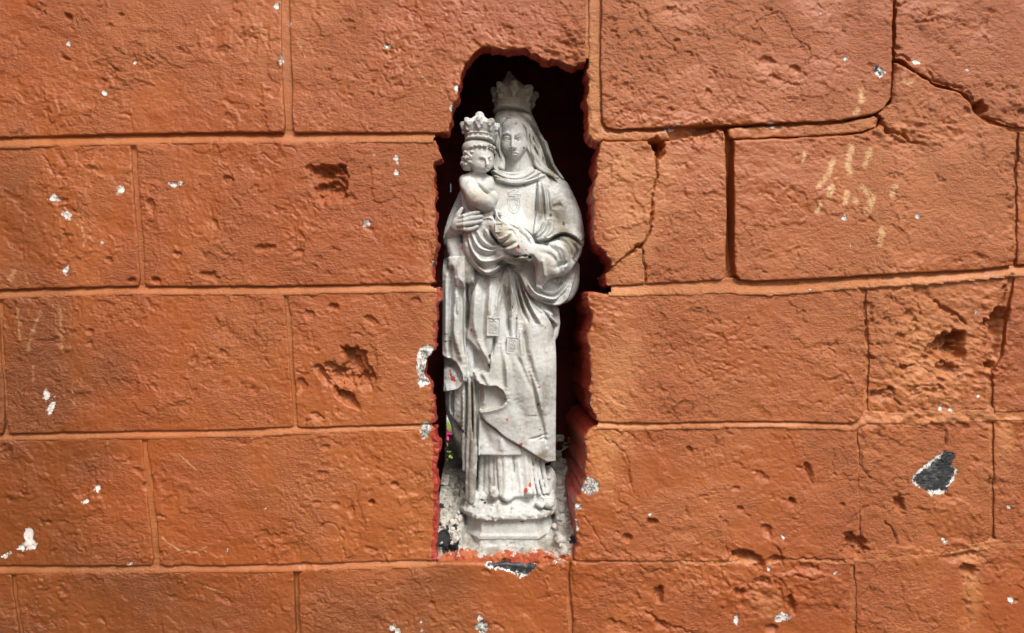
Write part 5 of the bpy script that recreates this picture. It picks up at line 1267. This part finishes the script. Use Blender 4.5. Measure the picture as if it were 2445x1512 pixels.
# ------------------------------------------------------------------ crowns
def crown(name, parent, c, w, rad, band, ptop, peak, flare, knob, tilt, skew, npet, add, h=1.1, seed=0, tent=1.0):
    cx_, cy_, cz_ = P3(*c[:2], w)
    R_ = rad * flare
    vo = Vol(cx_ - R_ - 12, cx_ + R_ + 12, cy_ - peak - 14, cy_ + 14, cz_ - R_ - 12, cz_ + R_ + 12, h)
    a = R(tilt)
    U = vo.ax[0][:, None, None] - cx_; V = cy_ - vo.ax[1][None, :, None]; W = vo.ax[2][None, None, :] - cz_
    x = U * math.cos(a) - V * math.sin(a); y = U * math.sin(a) + V * math.cos(a) - W * 0.10
    x = x - skew * np.clip(y - ptop * .8, 0, None)
    r = np.sqrt(x * x + W * W) + 1e-3
    th = np.arctan2(x, W)
    pet = (0.5 + 0.5 * np.cos(th * npet)) ** 0.7
    yt = ptop * (0.80 + 0.20 * pet)
    rb_ = rad + 2.4 * np.exp(-((y - 3) / 2.4) ** 2) + 2.4 * np.exp(-((y - band) / 2.4) ** 2) - 1.4 * np.exp(-((y - band / 2) / 3) ** 2) + 2.0 * (np.cos(th * npet * 2 + 1) > .3) * np.exp(-((y - band / 2) / 2.6) ** 2)
    s_ = np.clip((y - band) / (ptop - band), 0, 1.15)
    rp = rad - 2 + (R_ - rad + 2) * s_ ** 1.1 - rad * .20 * (1 - pet) * sst(s_ * 4)
    rout = np.where(y < band + 2, rb_, rp)
    q = np.clip((y - ptop * .78) / (peak - ptop * .78), 0, 1)
    flu = np.abs(np.cos(th * npet / 2)) ** 0.6
    rin = (R_ * 0.93) * (1 - q) ** tent * (0.84 + 0.16 * flu) + 3.0
    rin = np.where(y < ptop * .78, rad - 5 + (R_ * .93 * (0.84 + 0.16 * flu) + 8 - rad) * np.clip((y - band) / (ptop * .78 - band), 0, 1), rin)
    rin = np.where(y < band, 0, rin)
    rr = np.where(y < yt, np.maximum(rout, rin), rin)
    d = np.maximum((r - rr) * 0.75, np.maximum(-y, y - peak)).astype(np.float32)
    vo.D[:] = d
    rs = np.random.RandomState(seed)
    for i in range(npet):
        t = 2 * math.pi * i / npet
        for rr_, yy, bb in ((R_ * .97, ptop * .86, rad * .17), (R_ * .94, ptop * .66, rad * .10), (R_ * .89, ptop * .48, rad * .12)):
            for dt in ((-.13, .13) if yy == ptop * .66 else (0,)):
                lx, lz = rr_ * math.sin(t + dt), rr_ * math.cos(t + dt)
                yv = yy + lz * .10
                ux = lx * math.cos(-a) - yv * math.sin(-a); uy = lx * math.sin(-a) + yv * math.cos(-a)
                vo.ell((cx_ + ux, cy_ - uy, cz_ + lz), (bb, bb * 1.25, bb * .8), 4.5, raw=True)
    if knob:
        ux = skew * (peak - ptop * .8); ky = peak + knob * .2
        kx = ux * math.cos(-a) - ky * math.sin(-a); kk = ux * math.sin(-a) + ky * math.cos(-a)
        vo2 = vo
        vo2.ell((cx_ + kx, cy_ - kk + knob * .6, cz_), (knob, knob * .85, knob), 3, raw=True)
    vo.relief((0.8 * fbm(vo.U2, vo.V2, 8, 3, 530 + seed)).astype(np.float32), -999, -998)
    return vol_obj(name, vo, parent, smooth=1, add=add)
crown('crown', mother, zA(903, 566), -6, 45, 21, 60, 100, 1.17, 5, 6.0, -.36, 8, .36, seed=1, tent=1.15)

# ------------------------------------------------------------------ the child
ch = Vol(1078, 1292, 330, 676, 8, 150, 1.5)
# torso and hips
ch.ell((1134, 468, 60), (34, 54, 30), 8)
ch.ell((1156, 448, 66), (24, 26, 24), 10)
ch.ell((1148, 538, 74), (42, 42, 34), 14)
ch.cap([(1143, 398, 66, 14), (1142, 424, 64, 15)], 6)
ch.cap([(1112, 432, 62, 16), (1140, 428, 60, 16), (1166, 434, 62, 14)], 8)
# upper arm and the broken forearm
ch.cap([(1117, 441, 72, 19), (1126, 460, 92, 20), (1146, 478, 106, 20), (1166, 484, 112, 18)], 3)
ch.ell((1177, 473, 114), (13, 17, 13), 4)
ch.ell((1172, 508, 100), (24, 10, 12), 8)
# wrapped legs
ch.ell((1150, 592, 76), (42, 56, 34), 12, rot=-18)
ch.ell((1168, 636, 76), (28, 26, 26), 10)
ch.cap([(1180, 540, 96, 22), (1204, 552, 112, 25), (1226, 576, 116, 25), (1246, 598, 114, 20), (1262, 609, 110, 14)], 8)
ch.cap([(1196, 530, 84, 13), (1232, 546, 90, 12), (1258, 570, 88, 12), (1270, 592, 86, 12)], 6)
ch.cap([(1196, 600, 96, 18), (1230, 618, 96, 14), (1252, 618, 92, 10)], 8)
ch.ell((1268, 616, 118), (10, 8, 12), 3, cut=True)
ck = Carve(ch, 100)
for pts, w, a in ((B((395, 835), (440, 1000), (540, 1120), (680, 1120), (800, 1080)), 3.4, 5), (B((380, 900), (450, 1080), (560, 1180), (700, 1160), (790, 1110)), 3.0, -5), (B((430, 800), (510, 960), (640, 1010), (745, 965)), 3.4, 5), (B((410, 830), (480, 990), (600, 1060), (740, 1010)), 3.0, -5.5),
                  (B((490, 780), (570, 900), (680, 965), (755, 955)), 3.2, 5), (B((465, 790), (540, 930), (660, 990), (750, 960)), 2.6, -5), (B((560, 800), (610, 880), (700, 940)), 3, -4.5), (B((590, 760), (640, 850), (720, 920)), 3.2, 4.5), (B((640, 740), (680, 840), (750, 900)), 2.8, -4.5), (B((480, 1160), (560, 1240), (660, 1250), (780, 1150)), 3.4, 4), (B((470, 1120), (560, 1200), (680, 1200), (790, 1130)), 2.6, -4.5),
                  (B((520, 1220), (600, 1280), (700, 1260), (780, 1190)), 2.6, -4), (B((690, 780), (730, 880), (800, 880), (850, 830)), 3, 5), (B((700, 830), (740, 920), (820, 910), (880, 850)), 2.4, -5), (B((830, 800), (900, 800), (940, 860)), 3, -3), (B((760, 950), (840, 960), (930, 930)), 2.4, -5), (B((770, 990), (880, 1000), (960, 960)), 3, 3),
                  (B((700, 520), (730, 620), (800, 690), (900, 740)), 3, 4), (B((730, 560), (770, 650), (860, 720), (980, 760)), 2.2, -4), (B((690, 560), (700, 640), (720, 690)), 2.4, -4), (B((960, 770), (1050, 840), (1110, 930)), 3, -3), (B((800, 1010), (900, 1070), (1000, 1080)), 3, -4), (B((850, 1060), (950, 1100), (1060, 1100)), 3, 3),
                  (B((370, 440), (420, 520), (540, 570), (670, 545)), 2.6, -6), (B((500, 225), (570, 300), (620, 345)), 2.4, -5), (B((330, 300), (330, 400), (370, 500)), 5, -2), (B((350, 420), (400, 480), (460, 510)), 4, -2.5), (B((540, 640), (640, 630), (690, 660)), 3, 3)):
    ck.line(pts, w, a)
ck.F += 0.7 * fbm(ch.U2, ch.V2, 18, 3, 541) + .4 * fbm(ch.U2, ch.V2, 6, 2, 545)
ch.relief((ck.F * 1.5).astype(np.float32), 40, 62)
# head, three-quarter view, looking down to the right
ch.ell((1142, 369, 66), (35, 36, 35), 5)
ch.ell((1152, 382, 76), (26, 27, 26), 9)
ch.ell((1158, 401, 88), (12, 10, 11), 7)
ch.ell((1139, 394, 86), (13, 13, 12), 8); ch.ell((1168, 392, 84), (9, 11, 11), 7)
ch.ell((1149, 383, 104), (8.5, 5.5, 6), 4, rot=8, cut=True); ch.ell((1171, 380, 101), (6.5, 5.5, 6), 4, rot=-8, cut=True)
ch.ell((1150, 384.3, 95), (6.4, 3.7, 4.2), 1.2); ch.ell((1170, 382, 93), (5, 3.7, 4.2), 1.2)
ch.cap([(1142, 377, 96, 1.6), (1150, 374.5, 101, 2), (1158, 377, 102, 2)], 3); ch.cap([(1165, 376, 101, 2), (1171, 373.5, 98, 1.8)], 3)
ch.cap([(1162, 380, 100, 2.8), (1163.5, 390, 106, 3.2), (1164, 393, 107, 3.6)], 2.5)
ch.ell((1160, 394.5, 103), (2.6, 2.2, 3), 1.5); ch.ell((1167.5, 394, 102), (2.4, 2.2, 3), 1.5)
ch.cap([(1156, 401.5, 98, 1.3), (1162, 400.5, 101.5, 1.9), (1168, 401, 98, 1.2)], 1.2); ch.cap([(1157, 405, 98, 1.4), (1162, 406, 100.5, 2.1), (1167, 404.5, 97, 1.2)], 1.2)
ch.cap([(1155, 403, 101.5, .8), (1162, 403.3, 104.5, .9), (1169, 403, 101, .8)], .5, cut=True)
child = vol_obj('child_figure', ch, statue, smooth=1)
chh = Vol(1088, 1186, 330, 424, 26, 116, 1.1)
rs = np.random.RandomState(8)
for (x, y, w_, r_) in ((400, 960, 84, 8), (380, 930, 74, 8), (440, 945, 94, 7), (480, 930, 99, 6), (530, 925, 102, 5), (590, 925, 101, 5), (650, 930, 96, 5), (685, 950, 88, 5), (370, 1010, 80, 8), (410, 1030, 90, 8), (350, 1070, 74, 8), (390, 1080, 88, 9), (345, 1130, 72, 8.5), (380, 1150, 82, 9), (360, 1180, 70, 8), (410, 1120, 92, 6), (420, 1060, 95, 6), (400, 1190, 76, 7), (440, 1000, 97, 5), (690, 1000, 80, 5)):
    u_, v_ = zA(x, y)
    q = P3(u_, v_, w_)
    chh.ell(q, (r_ * 1.12, r_ * .85, r_ * 1.0), 2.6, raw=True, rot=rs.uniform(-50, 50))
    chh.ell((q[0] + rs.uniform(-2, 2), q[1] + rs.uniform(-2, 2), q[2] + r_ * .9), (r_ * .45, r_ * .40, r_ * .45), 1.0, raw=True)
chh.ell((1140, 356, 66), (36, 24, 35), 3)
vol_obj('hair', chh, child, smooth=1, add=.15)
crown('crown', child, zA(520, 890), 68, 32.5, 13, 46, 66, 1.30, 11, 2.0, -.05, 8, .08, seed=2, tent=1.0)

# ------------------------------------------------------------------ the woman's hand spread on the child's side
hn = Vol(1064, 1160, 486, 590, 24, 132, 1.15)
hn.cap([(1074, 580, 46, 15), (1080, 560, 62, 15), (1088, 545, 78, 14)], 5)
hn.ell((1094, 534, 90), (14, 19, 10), 7, rot=24)
for pts in ([(1096, 522, 94, 5.6), (1108, 517, 104, 5.5), (1126, 511, 109, 5.0), (1143, 507, 110, 3.8)], [(1096, 530, 96, 5.8), (1109, 527, 106, 5.7), (1130, 521, 112, 5.2), (1149, 517, 113, 4.0)],
            [(1095, 539, 96, 5.8), (1107, 537, 107, 5.6), (1129, 533, 114, 5.2), (1149, 528, 114, 4.0)], [(1096, 548, 92, 5.4), (1110, 549, 106, 5.2), (1126, 547, 112, 4.8), (1140, 541, 113, 3.8)],
            [(1084, 532, 84, 6.0), (1092, 516, 92, 5.4), (1098, 506, 94, 4.8), (1103, 498, 94, 3.8)]):
    hn.cap(pts, 1.6)
for q in ((1108, 516, 108), (1109, 526, 110), (1107, 536, 111), (1109, 548, 109)):
    hn.ell(q, (4.5, 4.2, 3.6), 2.5)
vol_obj('hand', hn, mother, smooth=1, add=.1)

# ------------------------------------------------------------------ tags of the scapular and the shield on the breast
def slab(name, parent, c, size, rot, frame=2.2, lean=0.0, marks=()):
    """small plaque with a raised border and raised marks, set on the surface"""
    V, F = [], []
    def box(x0, x1, y0, y1, z0, z1):
        n = len(V); bev = min(.5, (z1 - z0) * .3)
        for zz_, i in ((z0, 0), (z1 - bev, 0), (z1, bev)):
            V.extend([(x0 + i, y0 + i, zz_), (x1 - i, y0 + i, zz_), (x1 - i, y1 - i, zz_), (x0 + i, y1 - i, zz_)])
        for l in (0, 4):
            for k in range(4): F.append((n + l + k, n + l + (k + 1) % 4, n + l + 4 + (k + 1) % 4, n + l + 4 + k))
        F.append((n + 8, n + 9, n + 10, n + 11))
    a, b = size[0] / 2, size[1] / 2
    box(-a, a, -b, b, -7, 2.6)
    box(-a, a, -b, -b + frame, 2.5, 4.4); box(-a, a, b - frame, b, 2.5, 4.4); box(-a, -a + frame, -b + frame, b - frame, 2.5, 4.2); box(a - frame, a, -b + frame, b - frame, 2.5, 4.2)
    for x0, x1, y0, y1 in marks: box(x0 * a, x1 * a, y0 * b, y1 * b, 2.5, 3.8)
    V = np.array(V); r = R(rot)
    X_ = V[:, 0] * math.cos(r) - V[:, 1] * math.sin(r); Y_ = V[:, 0] * math.sin(r) + V[:, 1] * math.cos(r)
    Q = np.stack([c[0] + X_, c[1] + Y_, c[2] + V[:, 2] + lean * V[:, 1]], 1).astype(np.float32)
    return mesh_obj(name, to_world(Q), np.array(F)[:, ::-1], M_STAT, parent, False, stain_attrs(Q, .1))
mk = [(-.52, .52, -.66, -.58), (-.52, .52, .58, .66), (-.52, -.42, -.58, .58), (.42, .52, -.58, .58)]
def plaque(c, size, rot, parent):
    o = slab('scapular_tag', parent, c, size, rot, marks=mk)
    el = [(c[0] + .24 * size[0] * math.cos(t) * .7, c[1] + .24 * size[1] * math.sin(t) * .8) for t in np.linspace(0, 2 * math.pi, 14, endpoint=False)]
    tube([(el, True), ([(c[0] - 2, c[1] - 4), (c[0] + 1.5, c[1] - 1), (c[0] - 1, c[1] + 3)], False)], .9, lambda x, y: (x, y, c[2] + 2.9), 'relief_mark', o)
def on_child(x, y, w0=104):
    q = P3(x, y, w0)
    return q[0], q[1], ch.front(q[0], q[1], 100)
#TAGS
c = on_child(*zB(752, 755)); slab('scapular_tag', child, (c[0], c[1], c[2] - 1), (19, 21), -4, 3.0, marks=[(-.25, .25, -.3, .3)])

def tube(paths, rad, surf, name, parent):
    V, F = [], []
    for pts, closed in paths:
        P = np.array(pts, dtype=float)
        Q = []
        n = len(P); rng = n if closed else n - 1
        for i in range(rng):
            a, b = P[i], P[(i + 1) % n]
            m = max(1, int(np.hypot(*(b - a)) / 2.0))
            for t in range(m): Q.append(a + (b - a) * t / m)
        if not closed: Q.append(P[-1])
        Q = np.array([surf(*q) for q in Q])
        Q[:, 2] = np.convolve(np.pad(Q[:, 2], 3, mode='edge'), np.ones(7) / 7, 'valid')
        N = len(Q); base = len(V)
        for i in range(N):
            if closed: tg = Q[(i + 1) % N] - Q[i - 1]
            else: tg = Q[min(i + 1, N - 1)] - Q[max(i - 1, 0)]
            tg = tg / (np.linalg.norm(tg) + 1e-9); sd = np.array([-tg[1], tg[0], 0])
            for ang in np.linspace(0, 2 * math.pi, 6, endpoint=False):
                V.append(Q[i] + sd * rad * math.cos(ang) + np.array([0, 0, rad * math.sin(ang)]))
        for i in range(N if closed else N - 1):
            j = (i + 1) % N
            for k in range(6): F.append((base + i * 6 + k, base + i * 6 + (k + 1) % 6, base + j * 6 + (k + 1) % 6, base + j * 6 + k))
    Q = np.array(V, dtype=np.float32)
    return mesh_obj(name, to_world(Q), np.array(F), M_STAT, parent, True, stain_attrs(Q, .25))
sh = [(850, 395), (985, 395), (988, 470), (970, 545), (925, 582), (875, 550), (852, 500)]
sh2 = [(872, 415), (965, 415), (966, 470), (950, 525), (925, 552), (890, 525), (873, 480)]
tube([(B(*sh), True), (B(*sh2), True), (B((850, 338), (880, 360), (1000, 350)), False), (B((855, 372), (920, 378), (1000, 365)), False), (B((895, 335), (905, 305), (930, 300), (935, 325)), False), (B((960, 330), (965, 310)), False), (B((860, 330), (880, 318)), False), (B((930, 440), (955, 480), (945, 470)), False)], 1.25, lambda x, y: on_robe(x, y, 52), 'shield_emblem', mother)

c = on_robe(*zC(686, 745)); plaque((c[0], c[1], c[2] + 1), (30, 42), 2, mother)
c = on_robe(*zC(905, 960)); plaque((c[0], c[1], c[2] + 1), (28, 39), 4, mother)

# ------------------------------------------------------------------ pedestal with its rocky top
pd = Vol(1080, 1350, 1118, 1330, -112, 128, 2.0)
def octa(hw, hd_, ch_, V0, V1, dz=0.0, taper=0.0, k=0):
    """eight-sided slab between heights V0..V1 in model units"""
    c = P3(1214, 1240, 100)
    sl, U, V, W = pd.win((c[0] - hw - 12, V0 - 10, -112), (c[0] + hw + 12, V1 + 10, 128))
    g = taper * (V - V0) / (V1 - V0)
    x = np.abs(U - c[0]) - hw - g; z = np.abs(W - dz) - hd_ - g
    di = (np.abs(U - c[0]) + np.abs(W - dz) * .62 - (hw + hd_ * .62 - ch_) - g) * 0.82
    d = np.maximum(np.maximum(x, z), np.maximum(di, np.maximum(V0 - V, V - V1) + 0 * U + 0 * W))
    pd.put(sl, d.astype(np.float32), k)
f_ = 1 - 100 / DU
Vq = lambda v: CY + (v - CY) * f_
octa(112, 100, 40, Vq(1229), Vq(1240), 0)
octa(108, 97, 40, Vq(1240), Vq(1247), 0, -7)
octa(98, 89, 38, Vq(1246), Vq(1276), 0, 4)
octa(101, 92, 38, Vq(1275), Vq(1283), 0, 6)
octa(106, 96, 38, Vq(1283), Vq(1289), 0, 0)
octa(102, 93, 38, Vq(1288), Vq(1318), 0, 2)
# rock
pd.ell((1214, 1214, 26), (102, 16, 76), 8); pd.ell((1122, 1206, 26), (20, 22, 28), 8); pd.ell((1215, 1204, 34), (84, 16, 50), 12); pd.ell((1304, 1200, 14), (26, 26, 40), 8)
pd.ell((1124, 1186, 36), (17, 18, 22), 7); pd.ell((1165, 1156, 0), (34, 44, 34), 10); pd.ell((1308, 1156, -14), (22, 44, 34), 10); pd.ell((1288, 1178, 18), (20, 20, 26), 8); pd.ell((1152, 1186, 32), (20, 16, 24), 8)
pd.ell((*zE(780, 510), 72), (11, 14, 13), 2, rot=-10); pd.ell((*zE(1340, 630), 62), (15, 13, 14), 2); pd.ell((*zE(1260, 640), 72), (12, 8, 12), 3)
rs = np.random.RandomState(31)
for i in range(330):
    u_ = rs.uniform(1108, 1326); v_ = rs.uniform(1128, 1232); q = P3(u_, v_, 60)
    w_ = pd.front(q[0], q[1], -200)
    if w_ < -50: continue
    r_ = rs.uniform(1.4, 4.0)
    pd.ell((q[0], q[1], w_ - .2 * r_), (r_ * rs.uniform(.8, 1.5), r_ * rs.uniform(.6, 1.1), r_), 2.2, raw=True, rot=rs.uniform(-60, 60))
Fp = 2.2 * fbm(pd.U2, pd.V2, 24, 3, 551) + 2.4 * fbm(pd.U2, pd.V2, 9, 3, 555)
Fp = Fp * sst((Vq(1232) - pd.V2) / 8) + .35 * fbm(pd.U2, pd.V2, 9, 3, 557)
Fp = Fp - 6 * sst((pd.V2 - Vq(1288)) / 14) * np.clip(fbm(pd.U2, pd.V2, 14, 3, 559) + .15, 0, 1)
pd.relief(Fp.astype(np.float32), -20, 0)
ped = vol_obj('pedestal', pd, statue, smooth=1, add=-.05)

# ================================================================== INSIDE THE NICHE
M_MORT = mat_mortar()
M_STONE = mat_simple('rubble_stone', (0.34, 0.33, 0.29), (0.58, 0.565, 0.52), 120, 0.8, 0.5, 0.002)
WL = (Y_AX - 0.003) / K
prof = [(1104, -140), (1124, -100), (1142, -66), (1200, 4), (1258, 70), (1298, 110), (1318, WL - 16), (1334, WL - 6), (1346, WL - 1), (1362, WL)]
pv = np.array([CY + (v - CY) * (1 - w / DU) for v, w in prof]); pw = np.array([w for v, w in prof], dtype=float)
mb = Vol(1046, 1382, 1060, 1312, -150, 166, 2.3)
U_, V_ = mb.U2, mb.V2
wf = np.interp(V_, pv, pw) + 10 * fbm(U_, V_, 46, 2, 601) + 13 * fbm(U_, V_, 21, 4, 611, .6) + 4 * fbm(U_, V_, 8, 2, 621)
wf = wf - 6 * sst((U_ - 1318) / 30) * sst((1270 - V_) / 60)          # the fill sits lower on the right
mid = sst((U_ - 1104) / 14) * sst((1330 - U_) / 14)                      # hollow in front of the pedestal
wf = wf - mid * 44 * sst((1288 - V_) / 26)
wf = np.minimum(wf, WL - 12 * np.clip(fbm(U_, V_, 22, 3, 631) + .1, 0, 1) - 4 * fbm(U_, V_, 8, 2, 635))
mb.D[:] = (mb.ax[2][None, None, :] - wf[:, :, None]) * 0.72
rs = np.random.RandomState(77)
for i in range(170):
    u_ = rs.choice([rs.uniform(1056, 1112), rs.uniform(1318, 1372), rs.uniform(1056, 1372)], p=[.45, .35, .2]); v_ = rs.uniform(1085, 1285)
    w_ = mb.front(u_, v_, -200)
    if w_ < -110 or w_ > 150: continue
    r_ = rs.uniform(2.5, 7.5)
    mb.ell((u_, v_, w_ - .3 * r_), (r_ * rs.uniform(.8, 1.4), r_ * rs.uniform(.7, 1.2), r_), 2, raw=True, rot=rs.uniform(-80, 80), cut=rs.uniform() < .22)
BLKM = [(1058, 1288, 18, 22), (1082, 1302, 14, 16), (1098, 1228, 7, 7), (1052, 1252, 9, 7), (1066, 1262, 7, 7), (1086, 1258, 6, 8), (1056, 1208, 8, 6), (1368, 1290, 8, 10), (1064, 1310, 10, 14)]
def mb_attrs(Q):
    f = 1 - Q[:, 2] / DU; u = CX + (Q[:, 0] - CX) / f; v = CY + (Q[:, 1] - CY) / f
    lip = np.interp(u, [1040, 1070, 1120, 1160, 1200, 1290, 1340, 1380], [1322, 1312, 1302, 1314, 1308, 1306, 1314, 1306])
    return dict(blk=spots(BLKM, u, v, -60), paint=(v - lip - 11) * 0.9)
bed = vol_obj('mortar_bed', mb, wall, M_MORT, 1, 0, mb_attrs)
bed['label'] = 'grey rubble mortar packed round the statue base'

def stone_mesh(seed):
    import bmesh
    bm = bmesh.new(); bmesh.ops.create_icosphere(bm, subdivisions=2, radius=1.0)
    V = np.array([v.co[:] for v in bm.verts]); F = np.array([[v.index for v in f.verts] for f in bm.faces]); bm.free()
    r_ = np.random.RandomState(seed)
    for _ in range(7):
        n = r_.normal(size=3); n /= np.linalg.norm(n)
        t = r_.uniform(.5, .85); d = V @ n
        V = V - np.clip(d - t, 0, None)[:, None] * n
    return V * r_.uniform(.75, 1.15, 3), F
SP = []
for i in range(4):
    V, F = stone_mesh(900 + i)
    me_v = V
    o = mesh_obj('stone', me_v, F, M_STONE, bed, False, origin=(0, 0, 0)); SP.append(o)
bl = world_loc(bed)
n_st = 0
for i in range(900):
    if n_st >= 120: break
    left = rs.uniform() < .55
    u_ = rs.uniform(1058, 1106) if left else rs.uniform(1322, 1368); v_ = rs.uniform(1100, 1262)
    w_ = mb.front(u_, v_, -200)
    if w_ < -100 or w_ > 140: continue
    p = to_world(np.array([[u_, v_, w_]]))[0]
    o = SP[n_st % 4] if n_st < 4 else SP[n_st % 4].copy()
    if n_st >= 4: COL.objects.link(o)
    r_ = rs.choice([.0028, .004, .0056, .008], p=[.35, .35, .2, .1])
    o.location = (p[0] - bl[0], p[1] - bl[1], p[2] - bl[2]); o.scale = (r_ * rs.uniform(.9, 1.5), r_, r_ * rs.uniform(.8, 1.2)); o.rotation_euler = tuple(rs.uniform(0, 6.28, 3))
    n_st += 1

# ---- rear shell of the hollow wall: dark red, with a gap low on the left and a few chinks of light
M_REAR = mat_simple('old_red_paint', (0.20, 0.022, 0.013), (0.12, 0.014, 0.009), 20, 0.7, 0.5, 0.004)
YR = 0.27
def rect(u0, u1, v0, v1): return (wp(u0, 0, YR)[0], wp(u1, 0, YR)[0], wp(0, v1, YR)[2], wp(0, v0, YR)[2])
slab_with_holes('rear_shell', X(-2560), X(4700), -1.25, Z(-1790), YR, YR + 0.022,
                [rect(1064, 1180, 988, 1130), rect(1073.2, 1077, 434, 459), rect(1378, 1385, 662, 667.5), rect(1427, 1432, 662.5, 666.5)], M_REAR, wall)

# ================================================================== OUTSIDE
GZ = -1.25
M_PAVE = mat_simple('pavement_asphalt', (0.06, 0.06, 0.058), (0.10, 0.098, 0.094), 7, 0.85, 0.2, 0.004)
M_LAWN = mat_simple('lawn_soil', (0.10, 0.15, 0.03), (0.17, 0.22, 0.06), 9, 0.9, 0.5, 0.02)
M_PATH = mat_simple('pale_path', (0.50, 0.50, 0.49), (0.64, 0.64, 0.62), 5, 0.85, 0.2, 0.005)
def sheet(name, x0, x1, y0, y1, z, mat, label, cat):
    o = mesh_obj(name, np.array([(x0, y0, z), (x1, y0, z), (x1, y1, z), (x0, y1, z)]), np.array([(0, 1, 2, 3)]), mat)
    return tag(o, label, cat, kind='structure')
sheet('ground', -150, 150, -150, 150, GZ, M_PAVE, 'dark asphalt pavement in front of the wall', 'ground')
sheet('lawn', -30, 30, 0.9, 7.15, GZ + 0.004, M_LAWN, 'lawn behind the wall', 'lawn')
sheet('path', -30, 30, 7.15, 14, GZ + 0.008, M_PATH, 'pale path beyond the lawn', 'path')
t = NT('grass_blade'); nz = t.noise(t.pos(), 6, 3)
M_GRASS = t.done(t.mix(t.step(nz, .35, .65), (0.20, 0.30, 0.05), (0.34, 0.42, 0.11)), None, 0.6)
rg = np.random.RandomState(4); NB = 22000
gx = rg.uniform(-2.6, 1.6, NB); gy = rg.uniform(3.6, 7.1, NB); gh = rg.uniform(.04, .13, NB); ga = rg.uniform(0, 6.28, NB); gw = rg.uniform(.005, .011, NB)
lx, ly = np.cos(ga), np.sin(ga); bx, by = rg.normal(0, .05, NB), rg.normal(0, .05, NB); z0 = np.full(NB, GZ + .004)
V = np.stack([np.stack([gx - lx * gw, gy - ly * gw, z0], 1), np.stack([gx + lx * gw, gy + ly * gw, z0], 1), np.stack([gx + lx * gw * .7 + bx * .5, gy + ly * gw * .7 + by * .5, z0 + gh * .6], 1), np.stack([gx - lx * gw * .7 + bx * .5, gy - ly * gw * .7 + by * .5, z0 + gh * .6], 1), np.stack([gx + bx, gy + by, z0 + gh], 1)], 1).reshape(-1, 3)
i5 = np.arange(NB) * 5
g = mesh_obj('grass', V, [np.stack([i5, i5 + 1, i5 + 2, i5 + 3], 1), np.stack([i5 + 3, i5 + 2, i5 + 4], 1)], M_GRASS)
tag(g, 'bright green grass on the lawn behind the wall', 'grass', kind='stuff')

# pink flower glimpsed through the gap
fx, fy = (1066 - CX) * S * 6.6, 5.6
fl = empty('flower', (fx, fy, GZ + 0.004))
tag(fl, 'pink flower on a green stem in the grass behind the wall', 'flower')
M_PINK = mat_simple('pink_petal', (0.80, 0.075, 0.30), (0.70, 0.045, 0.24), 60, 0.5, 0.1)
M_YEL = mat_simple('flower_centre', (0.65, 0.42, 0.05), (0.5, 0.3, 0.03), 200, 0.7)
M_STEM = mat_simple('green_stem', (0.06, 0.13, 0.02), (0.09, 0.17, 0.03), 60, 0.6)
ftop = 1.25 - (1041 - CY) * S * 6.6
def ring_tube(p0, p1, r0, r1, n=7):
    p0, p1 = np.array(p0, float), np.array(p1, float)
    a = np.linspace(0, 2 * math.pi, n, endpoint=False)
    V = np.concatenate([np.stack([p[0] + r * np.cos(a), p[1] + r * np.sin(a), np.full(n, p[2])], 1) for p, r in ((p0, r0), ((p0 + p1) / 2 + [.004, .003, 0], (r0 + r1) / 2), (p1, r1))])
    F = [(l * n + k, l * n + (k + 1) % n, (l + 1) * n + (k + 1) % n, (l + 1) * n + k) for l in (0, 1) for k in range(n)]
    return V, np.array(F)
V, F = ring_tube((fx, fy, GZ), (fx, fy, GZ + ftop), .004, .003); mesh_obj('stem', V, F, M_STEM, fl)
for i in range(9):
    a = 2 * math.pi * i / 9
    V = []
    for t_ in np.linspace(0, 1, 6):
        w_ = .027 * math.sin(math.pi * min(1, t_ * .85 + .12)); r_ = .008 + .056 * t_
        for s_ in (-1, 0, 1):
            # petals open towards the wall, cupped
            lx_, lz_ = r_ * math.cos(a) - s_ * w_ * math.sin(a), r_ * math.sin(a) + s_ * w_ * math.cos(a)
            V.append((fx + lx_, fy - .012 - .012 * t_ + .006 * s_ * s_ * -1, GZ + ftop + lz_))
    F = [(k * 3 + c, k * 3 + c + 1, k * 3 + c + 4, k * 3 + c + 3) for k in range(5) for c in (0, 1)]
    mesh_obj('petal', np.array(V), np.array(F), M_PINK, fl)
V, F = stone_mesh(5); mesh_obj('flower_centre', V * [.009, .006, .009] + [fx, fy - .016, GZ + ftop], F, M_YEL, fl)
for i in range(5):
    a = 1.1 * i + .4; L = .09 + .015 * (i % 3); z_ = GZ + .03 + .015 * i
    V = []
    for t_ in np.linspace(0, 1, 6):
        w_ = .016 * math.sin(math.pi * (t_ * .94 + .04))
        for s_ in (-1, 0, 1):
            V.append((fx + L * t_ * math.cos(a) - s_ * w_ * math.sin(a), fy + L * t_ * math.sin(a) + s_ * w_ * math.cos(a), z_ + .05 * t_ - .04 * t_ * t_ + .004 * abs(s_)))
    F = [(k * 3 + c, k * 3 + c + 1, k * 3 + c + 4, k * 3 + c + 3) for k in range(5) for c in (0, 1)]
    mesh_obj('leaf', np.array(V), np.array(F), M_STEM, fl)
